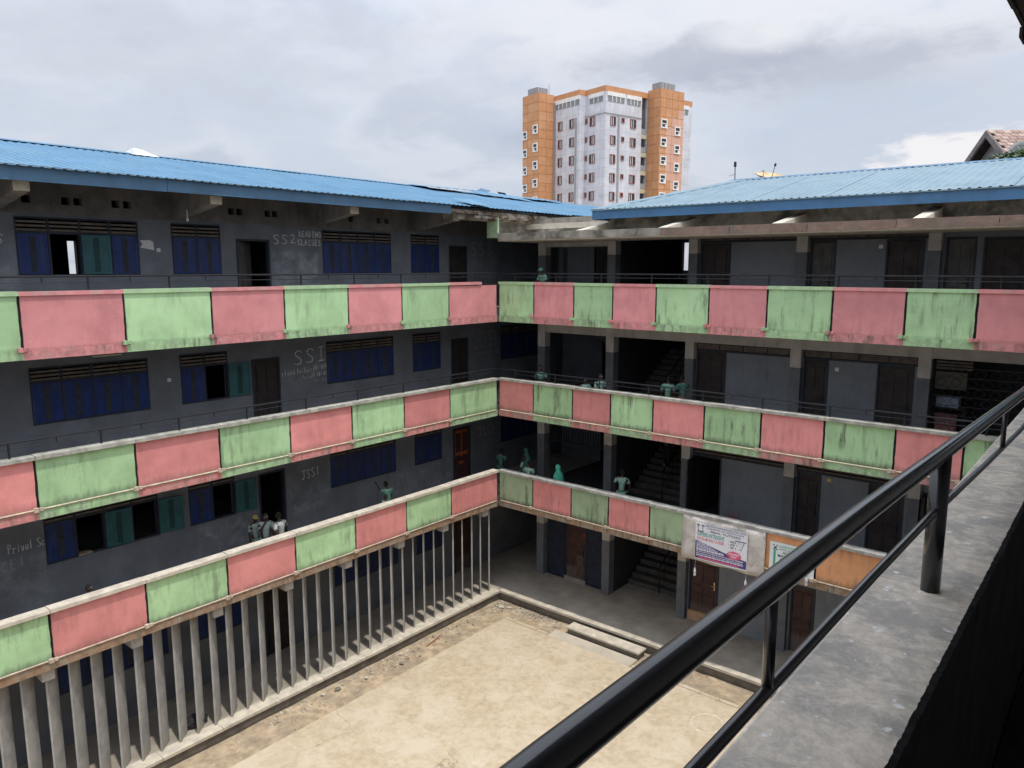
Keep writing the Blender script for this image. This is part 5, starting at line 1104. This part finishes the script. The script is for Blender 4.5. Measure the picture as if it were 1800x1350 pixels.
# ------------------------------------------------------------------ house with shingle roof, dish and tree at the right
HA = Vector((10.14, 22.99, 17.59)); hr_ = Vector((.769, .639, 0)).normalized(); hf = Vector((-.639, .769, 0))
HS = root('house', 'grey gabled house with brown shingle roof rising behind the right blue roof', 'house', (HA.x + hr_.x * 5, HA.y + hr_.y * 5, -.4))
def hp(a, b, z): return HA + hr_ * a + hf * b + UZ * z
SLP = .80; HW = 3.4
brick_m = mat('grey_render', (.33, .33, .33), var=.2, streak=.3); shin = [mat('brown_shingle', c, rough=.9, var=.25, scale=4) for c in ((.34, .24, .20), (.29, .20, .17), (.38, .29, .24))]
hw = MB(); q = [hp(.55, -2.9, -18), hp(10, -2.9, -18), hp(10, 2.9, -18), hp(.55, 2.9, -18)]; t_ = [hp(.55, -2.9, -2.9 * SLP - .25), hp(10, -2.9, -2.9 * SLP - .25), hp(10, 2.9, -2.9 * SLP - .25), hp(.55, 2.9, -2.9 * SLP - .25)]
hw.hexa(q, t_); hw.add([hp(.55, -2.9, -2.9 * SLP - .25), hp(.55, 2.9, -2.9 * SLP - .25), hp(.55, 0, -.25), hp(10, -2.9, -2.9 * SLP - .25), hp(10, 2.9, -2.9 * SLP - .25), hp(10, 0, -.25)], [(0, 2, 1), (3, 4, 5), (0, 3, 5, 2), (1, 2, 5, 4)])
P('wall', hw, brick_m, HS)
rfm = MB()
for s in (-1, 1):
    e = [hp(.05, 0, -.06), hp(10.2, 0, -.06), hp(10.2, s * HW, -HW * SLP - .06), hp(.05, s * HW, -HW * SLP - .06)]; bt_ = [p - UZ * .14 for p in e]
    rfm.hexa(*( (bt_, e) if s < 0 else ([bt_[i] for i in (0, 3, 2, 1)], [e[i] for i in (0, 3, 2, 1)])))
hroof = P('roof', rfm, M['soot'], HS)
for s in (-1, 1):
    P('barge_board', MB().hexa([hp(-.05, 0, -.34), hp(.04, 0, -.34), hp(.04, s * HW, -HW * SLP - .34), hp(-.05, s * HW, -HW * SLP - .34)], [hp(-.05, 0, -.02), hp(.04, 0, -.02), hp(.04, s * HW, -HW * SLP - .02), hp(-.05, s * HW, -HW * SLP - .02)]), mat('grey_barge_board', (.19, .17, .165), var=.3, scale=3), HS)
for j in range(14):
    for i in range(18):
        a = .0 + i * .36 + (.18 if j % 2 else 0); b0 = j * .21; b1 = b0 + .26; rz = random.uniform(-.008, .012)
        P('shingle', MB().hexa([hp(a, -b1, -b1 * SLP - .01 + rz), hp(a + .35, -b1, -b1 * SLP - .01), hp(a + .35, -b0, -b0 * SLP - .05), hp(a, -b0, -b0 * SLP - .05)], [hp(a + .02, -b1, -b1 * SLP + .035 + rz), hp(a + .33, -b1, -b1 * SLP + .035), hp(a + .35, -b0, -b0 * SLP + .0), hp(a, -b0, -b0 * SLP)]), random.choice(shin), hroof)
dish((11.75, 21.7, 16.02), .72, (R(72), 0, R(38)), mat('grey_dish', (.18, .195, .20), rough=.5, var=.1), 'grey satellite dish in front of the shingle roof at the right edge', pole=4.5)
TR = root('tree', 'leafy green tree top showing above the right roof below the shingle house', 'tree', (12.6, 17.6, -.4))
P('trunk', MB().tube([(12.6, 17.6, -.4), (12.5, 17.7, 6), (12.7, 17.5, 11), (12.6, 17.6, 14)], [.28, .22, .16, .06], 10).tube([(12.6, 17.6, 11), (11.6, 17.0, 13.6), (11.0, 16.8, 14.8)], [.1, .07, .02], 7).tube([(12.6, 17.6, 11.5), (13.8, 17.6, 13.8), (14.4, 17.9, 14.9)], [.1, .07, .02], 7), mat('bark', (.12, .09, .07), var=.3), TR)
lf = MB(); rg = random.Random(21)
for k in range(5200):
    c_ = rg.choice(((12.6, 17.6, 14.9, 1.4), (11.6, 17.2, 15.05, .95), (13.7, 17.8, 15.3, 1.2), (12.4, 17.6, 15.55, .6), (14.6, 18.2, 14.9, 1.2), (11.9, 17.4, 15.35, .6)))
    v = Vector((rg.gauss(0, 1), rg.gauss(0, 1), rg.gauss(0, 1))).normalized() * c_[3] * rg.random() ** .4; v.z *= .8
    p = Vector(c_[:3]) + v; a = Vector((rg.uniform(-1, 1), rg.uniform(-1, 1), rg.uniform(-.8, .4))).normalized(); s_ = a.cross(Vector((rg.uniform(-1, 1), rg.uniform(-1, 1), 1))).normalized(); l = rg.uniform(.08, .15); w = l * .36
    lf.cur = rg.choice((0, 0, 1, 2)); lf.quad(p, p + a * l * .5 + s_ * w, p + a * l, p + a * l * .5 - s_ * w)
P('crown', lf, [mat('leaf_green', (.075, .12, .04), rough=.5), mat('leaf_dark_green', (.045, .08, .03), rough=.5), mat('leaf_pale_green', (.16, .20, .09), rough=.5)], TR)

# ------------------------------------------------------------------ people
SKIN = mat('dark_skin', (.062, .036, .026), rough=.5, var=.1); HAIR = mat('black_hair', (.012, .011, .011), rough=.9); EYE = mat('eye_white', (.6, .58, .55), rough=.3)
CL = {k: mat(k + '_cloth', c, rough=.85, var=.12, scale=6, bump=.25, bscale=18) for k, c in dict(mint=(.17, .36, .265), mint2=(.28, .44, .36), pale=(.34, .40, .37), white=(.42, .43, .42), turq=(.07, .38, .265), dark=(.03, .03, .035), teal=(.07, .2, .16), red=(.4, .05, .05), yellow=(.34, .28, .08), grey=(.07, .075, .085), shoe=(.55, .54, .52)).items()}
def skin_mesh(verts, edges, radii, levels=1):
    me = bpy.data.meshes.new('skin_source'); me.from_pydata([tuple(v) for v in verts], edges, [])
    ob = bpy.data.objects.new('skin_source', me); COL.objects.link(ob)
    md = ob.modifiers.new('skin', 'SKIN'); md.use_smooth_shade = True
    for i, r in enumerate(radii):
        sv = me.skin_vertices[0].data[i]; sv.radius = r if isinstance(r, tuple) else (r, r); sv.use_root = (i == 0)
    sb = ob.modifiers.new('subdivision', 'SUBSURF'); sb.levels = levels; sb.render_levels = levels
    dg = bpy.context.evaluated_depsgraph_get(); dg.update()
    out = bpy.data.meshes.new_from_object(ob.evaluated_get(dg)); bpy.data.objects.remove(ob); bpy.data.meshes.remove(me)
    return out
def merge(me, mb, m):
    bm = bmesh.new(); bm.from_mesh(me)
    vs = [bm.verts.new(v) for v in mb.v]; bm.verts.ensure_lookup_table()
    for f in mb.f:
        if len(set(f)) >= 3:
            try: fc = bm.faces.new([vs[i] for i in f]); fc.smooth = True
            except ValueError: pass
    bmesh.ops.recalc_face_normals(bm, faces=bm.faces)
    bm.to_mesh(me); bm.free(); me.materials.clear(); me.materials.append(m)
    for p in me.polygons: p.use_smooth = True; p.material_index = 0
    return me
def person(loc, H, face, label, shirt='mint', pants='mint', arms='down', lean=0.0, stride=.0, head_turn=0, skirt=False, hijab=None, cap=None, bag=None, shoes='dark', short=True):
    """figure of height H at loc, facing compass angle `face` (degrees from +x); local frame: +x forward"""
    p = root('person', label, 'person', loc, 'pupils in the school corridors'); p.rotation_euler = (0, 0, R(face))
    def V(x, y, z): return Vector((x + lean * max(0, z - .5), y, z)) * H
    sh, hip = .105, .052
    A = {'down': [((.01, .135, .645), (.035, .14, .50))] * 2, 'fold': [((.03, .14, .66), (.13, .02, .66))] * 2, 'lean': [((.06, .15, .68), (.20, .08, .66))] * 2,
         'mouth': [((.05, .14, .66), (.03, .13, .52)), ((.08, .12, .68), (.10, .02, .84))], 'up': [((.10, .12, .80), (.20, .10, .92)), ((.02, .14, .65), (.04, .14, .52))],
         'out': [((-.02, .17, .68), (.02, .155, .555))] * 2, 'hip': [((-.03, .18, .67), (.03, .10, .58))] * 2}[arms]
    vs = [V(0, 0, .52), V(-.005, 0, .62), V(0, 0, .73), V(0, 0, .80), V(.0, 0, .845), V(.01, 0, .875)]; es = [(0, 1), (1, 2), (2, 3), (3, 4), (4, 5)]
    rd = [(.075 * H, .062 * H), (.068 * H, .052 * H), (.082 * H, .058 * H), (.062 * H, .045 * H), .031 * H, .030 * H]
    arms_j = []
    for i, s in ((0, 1), (1, -1)):
        e, w = A[i]; n0 = len(vs)
        vs += [V(0, s * sh, .795), V(e[0], s * e[1], e[2]), V(w[0], s * w[1], w[2])]; es += [(3, n0), (n0, n0 + 1), (n0 + 1, n0 + 2)]; rd += [.033 * H, .025 * H, .018 * H]; arms_j.append((vs[n0], vs[n0 + 1], vs[n0 + 2]))
    legs_j = []
    for s in (1, -1):
        st2 = stride * s; n0 = len(vs)
        vs += [V(0, s * hip, .48), V(st2 * .5 + .012, s * hip * 1.05, .275), V(st2 - .01, s * hip * 1.1, .05), V(st2 + .06, s * hip * 1.15, .018)]
        vs[-1].x = (st2 + .065) * H; es += [(0, n0), (n0, n0 + 1), (n0 + 1, n0 + 2), (n0 + 2, n0 + 3)]; rd += [.052 * H, .036 * H, .024 * H, .018 * H]; legs_j.append(vs[n0:n0 + 4])
    me = skin_mesh(vs, es, rd)
    # head with face, ears; hands with five fingers
    hm = MB(); hc = V(.018, 0, .925); ht = R(head_turn)
    hd = MB(); hd.ell((0, 0, 0), .058 * H, .048 * H, .072 * H, 16, 12)
    hd.v = [((x * (1.0 - .12 * max(0, -z / (.072 * H)))) + (.004 * H if x > 0 and -.03 * H < z < .0 else 0), y * (1 - .22 * max(0, -z / (.072 * H))), z) for x, y, z in hd.v]
    hd.ell((.060 * H, 0, -.008 * H), .011 * H, .010 * H, .014 * H, 8, 6); hd.ell((.052 * H, 0, -.034 * H), .008 * H, .019 * H, .007 * H, 8, 6)
    for s in (1, -1): hd.ell((-.002 * H, s * .048 * H, -.006 * H), .011 * H, .006 * H, .017 * H, 8, 6)
    rotz = Matrix.Rotation(ht, 3, 'Z')
    hm.add([rotz @ Vector(v) + hc for v in hd.v], hd.f)
    for (s_, e_, w_) in arms_j:
        d_ = (w_ - e_).normalized(); side = d_.cross(Vector((0, 0, 1)));
        side = side.normalized() if side.length > .1 else Vector((1, 0, 0)); nrm = side.cross(d_)
        c0 = w_ + d_ * .018 * H
        hm.tube([w_ - d_ * .01 * H, c0, c0 + d_ * .022 * H], [.016 * H, .020 * H, .019 * H], 8)
        for k, ln in enumerate((.034, .040, .038, .030)):
            b0 = c0 + d_ * .022 * H + side * (-.0145 + .0097 * k) * H; hm.tube([b0 - d_ * .008 * H, b0 + d_ * ln * .55 * H, b0 + (d_ * ln * .95 + nrm * .008) * H], [.0052 * H, .0046 * H, .0034 * H], 6)
        b0 = c0 + side * -.016 * H; hm.tube([b0, b0 + (d_ * .014 - side * .014) * H, b0 + (d_ * .03 - side * .016) * H], [.006 * H, .0055 * H, .004 * H], 6)
    merge(me, hm, SKIN); P('body', me, SKIN, p, loc)
    # eyes and hair
    em = MB()
    for s in (1, -1): em.ell(tuple(rotz @ Vector((.0525 * H, s * .019 * H, .006 * H)) + hc), .005 * H, .009 * H, .005 * H, 8, 6)
    P('eyes', em, EYE, p, loc)
    if not hijab:
        hb = MB(); hb.ell((0, 0, 0), .060 * H, .0505 * H, .076 * H, 16, 12); bm_f = [f for f in hb.f if sum(hb.v[i][2] - .75 * hb.v[i][0] for i in f) / 4 > .012 * H or False]
        bm_f = [f for f in bm_f if sum(hb.v[i][2] for i in f) / 4 > -.02 * H]
        h2 = MB(); h2.add([rotz @ Vector(v) + hc for v in hb.v], bm_f); P('hair', h2, HAIR, p, loc, smooth=True)
        if cap:
            cp = MB(); cp.ell((0, 0, .012 * H), .066 * H, .056 * H, .07 * H, 14, 10); cf = [f for f in cp.f if sum(cp.v[i][2] for i in f) / 4 > .02 * H]
            c2 = MB(); c2.add([rotz @ Vector(v) + hc for v in cp.v], cf); c2.add([rotz @ Vector(v) + hc for v in ((.05 * H, -.04 * H, .024 * H), (.11 * H, -.03 * H, .016 * H), (.11 * H, .03 * H, .016 * H), (.05 * H, .04 * H, .024 * H))], [(0, 1, 2, 3), (3, 2, 1, 0)])
            P('cap', c2, CL[cap], p, loc, smooth=True)
    else:
        hb = MB(); hb.ell((0, 0, 0), .068 * H, .060 * H, .082 * H, 18, 14)
        hf2 = [f for f in hb.f if not (sum(hb.v[i][0] for i in f) / 4 > .040 * H and -.05 * H < sum(hb.v[i][2] for i in f) / 4 < .035 * H)]
        h2 = MB(); h2.add([rotz @ Vector(v) + hc for v in hb.v], hf2)
        h2.lathe([(.052 * H, .89 * H), (.085 * H, .83 * H), (.135 * H, .76 * H), (.155 * H, .66 * H), (.165 * H, .56 * H), (.158 * H, .55 * H)], 18, (hc.x - .014 * H, 0, 0), .8, 1.0)
        P('hijab', h2, CL[hijab], p, loc, smooth=True)
    # shirt: own skinned surface with sleeves
    sv = [V(0, 0, .50), V(0, 0, .60), V(0, 0, .73), V(0, 0, .805), V(.002, 0, .83)]; se = [(0, 1), (1, 2), (2, 3), (3, 4)]; sr = [(.098 * H, .078 * H), (.088 * H, .070 * H), (.096 * H, .071 * H), (.072 * H, .055 * H), .040 * H]
    for (s_, e_, w_) in arms_j:
        n0 = len(sv); k = .85 if short else 1.0
        sv += [s_ + Vector((0, 0, .004 * H)), s_.lerp(e_, .5), s_.lerp(e_, k)]; se += [(3, n0), (n0, n0 + 1), (n0 + 1, n0 + 2)]; sr += [.047 * H, .043 * H, .044 * H]
        if not short: sv.append(e_.lerp(w_, .9)); se.append((n0 + 2, n0 + 3)); sr.append(.032 * H)
    sm = skin_mesh(sv, se, sr); sm.materials.clear(); sm.materials.append(CL[shirt])
    for q in sm.polygons: q.use_smooth = True; q.material_index = 0
    sh_o = P('shirt', sm, None, p, loc)
    P('collar', MB().lathe([(.036 * H, .83 * H), (.048 * H, .825 * H), (.056 * H, .805 * H)], 12, (lean * .33 * H, 0, 0)), CL['pale'], sh_o, loc, smooth=True)
    if skirt:
        P('skirt', MB().lathe([(.088 * H, .56 * H), (.105 * H, .47 * H), (.13 * H, .30 * H), (.145 * H, .15 * H), (.138 * H, .15 * H)], 18, (0, 0, 0), .85, 1), CL[pants], p, loc, smooth=True)
    else:
        pv = [V(0, 0, .53)]; pe = []; pr = [(.092 * H, .075 * H)]
        for L_ in legs_j:
            n0 = len(pv); pv += [L_[0], L_[1], L_[1].lerp(L_[2], .85)]; pe += [(0, n0), (n0, n0 + 1), (n0 + 1, n0 + 2)]; pr += [.064 * H, .050 * H, .042 * H]
        pm = skin_mesh(pv, pe, pr); pm.materials.clear(); pm.materials.append(CL[pants])
        for q in pm.polygons: q.use_smooth = True; q.material_index = 0
        P('trousers', pm, None, p, loc)
    for L_ in legs_j:
        sm_ = MB().ell((L_[2].x + .035 * H, L_[2].y, .022 * H), .075 * H, .03 * H, .024 * H, 12, 8); sm_.v = [(v[0], v[1], max(.001, v[2])) for v in sm_.v]; P('shoe', sm_, CL[shoes], p, loc, smooth=True)
    if bag: P('backpack', MB().ell((-.12 * H + lean * .2 * H, 0, .68 * H), .06 * H, .09 * H, .12 * H, 12, 8), CL[bag], p, loc, smooth=True)
    return p
f1, f2, f3 = FL[1], FL[2], FL[3]
person((-.85, -8.52, f1), 1.44, -20, 'boy in pale green shirt holding his hand to his mouth at the open doorway', 'pale', 'mint2', 'mouth')
person((-1.2, -8.62, f1), 1.32, 0, 'child in a yellow cap half hidden behind the boy at the open doorway', 'pale', 'mint2', 'down', cap='yellow')
person((-.62, -8.24, f1), 1.43, 200, 'boy in white shirt turned away at the open doorway', 'white', 'mint2', 'hip')
person((-.80, -4.30, f1), 1.36, 190, 'boy in green shirt leaning to the charcoal wall under the blue shutters', 'mint', 'mint', 'up', lean=.12)
person((-.42, -4.755, f1), 1.13, 80, 'child of whom only the shaved head shows, in front of the leaning boy', 'mint', 'mint', 'down')
person((-.30, -13.16, f1), 1.15, 60, 'child whose head alone shows above the lowest balcony at far left', 'mint', 'mint', 'down')
person((1.17, .80, f2), 1.38, -60, 'pupil in green with a dark backpack standing at the first column', 'mint', 'mint', 'fold', bag='grey')
person((3.28, .35, f2), 1.19, -60, 'pupil with back turned at the rail, left of the pair by the second column', 'mint2', 'mint', 'down', bag='grey')
person((3.82, .35, f2), 1.38, -20, 'pupil in pale green shirt at the rail, right of the pair by the second column', 'mint2', 'mint', 'down')
person((5.81, 1.0, f2), 1.42, 110, 'girl in long green tunic seen from behind at the foot of the stairs', 'mint', 'mint', 'down', skirt=True)
q = person((6.12, 1.3, f2), 1.44, 150, 'pupil in green with a red belt beside the third column', 'teal', 'teal', 'fold', skirt=True)
P('belt', MB().lathe([(.097 * 1.42, .55 * 1.42), (.099 * 1.42, .52 * 1.42)], 16, (0, 0, 0), .85, 1), CL['red'], q, tuple(WO[q]))
person((1.62, .38, f3), 1.34, -100, 'pupil in a green cap bending over the top balcony rail', 'mint', 'mint', 'lean', lean=.25, cap='teal')
person((-1.0, 1.28, f1), 1.33, 100, 'pupil in green standing alone in the dark corner of the corridor', 'teal', 'teal', 'down')
person((-.15, 1.7, f1), 1.39, -120, 'girl in a dark green hijab in shade behind the boys at the corner', 'teal', 'teal', 'down', skirt=True, hijab='teal')
person((.19, 1.0, f1), 1.32, 30, 'pupil in green leaning with arms spread behind the boy in a white collar', 'mint', 'mint', 'out', lean=.1)
person((.90, .5, f1), 1.34, 100, 'boy in pale green shirt with white collar at the balcony corner', 'mint2', 'mint', 'down')
person((2.16, .5, f1), 1.41, 190, 'girl in a turquoise hijab walking along the lower corridor', 'turq', 'turq', 'down', skirt=True, hijab='turq')
person((4.25, 1.08, f1), 1.50, 105, 'boy in green uniform seen full length from behind between the columns', 'mint2', 'mint', 'out', stride=.05)
person((3.95, 4.55, f1 + 5 * .1625), 1.50, -70, 'pupil in dark clothes and white shoes coming down the stairs', 'teal', 'dark', 'down', stride=.12, shoes='shoe')
person((5.05, 4.3, f1 + 4 * .1625), 1.48, 80, 'pupil going up the stairs beyond the black stair rail', 'teal', 'dark', 'fold', stride=.1, shoes='shoe')
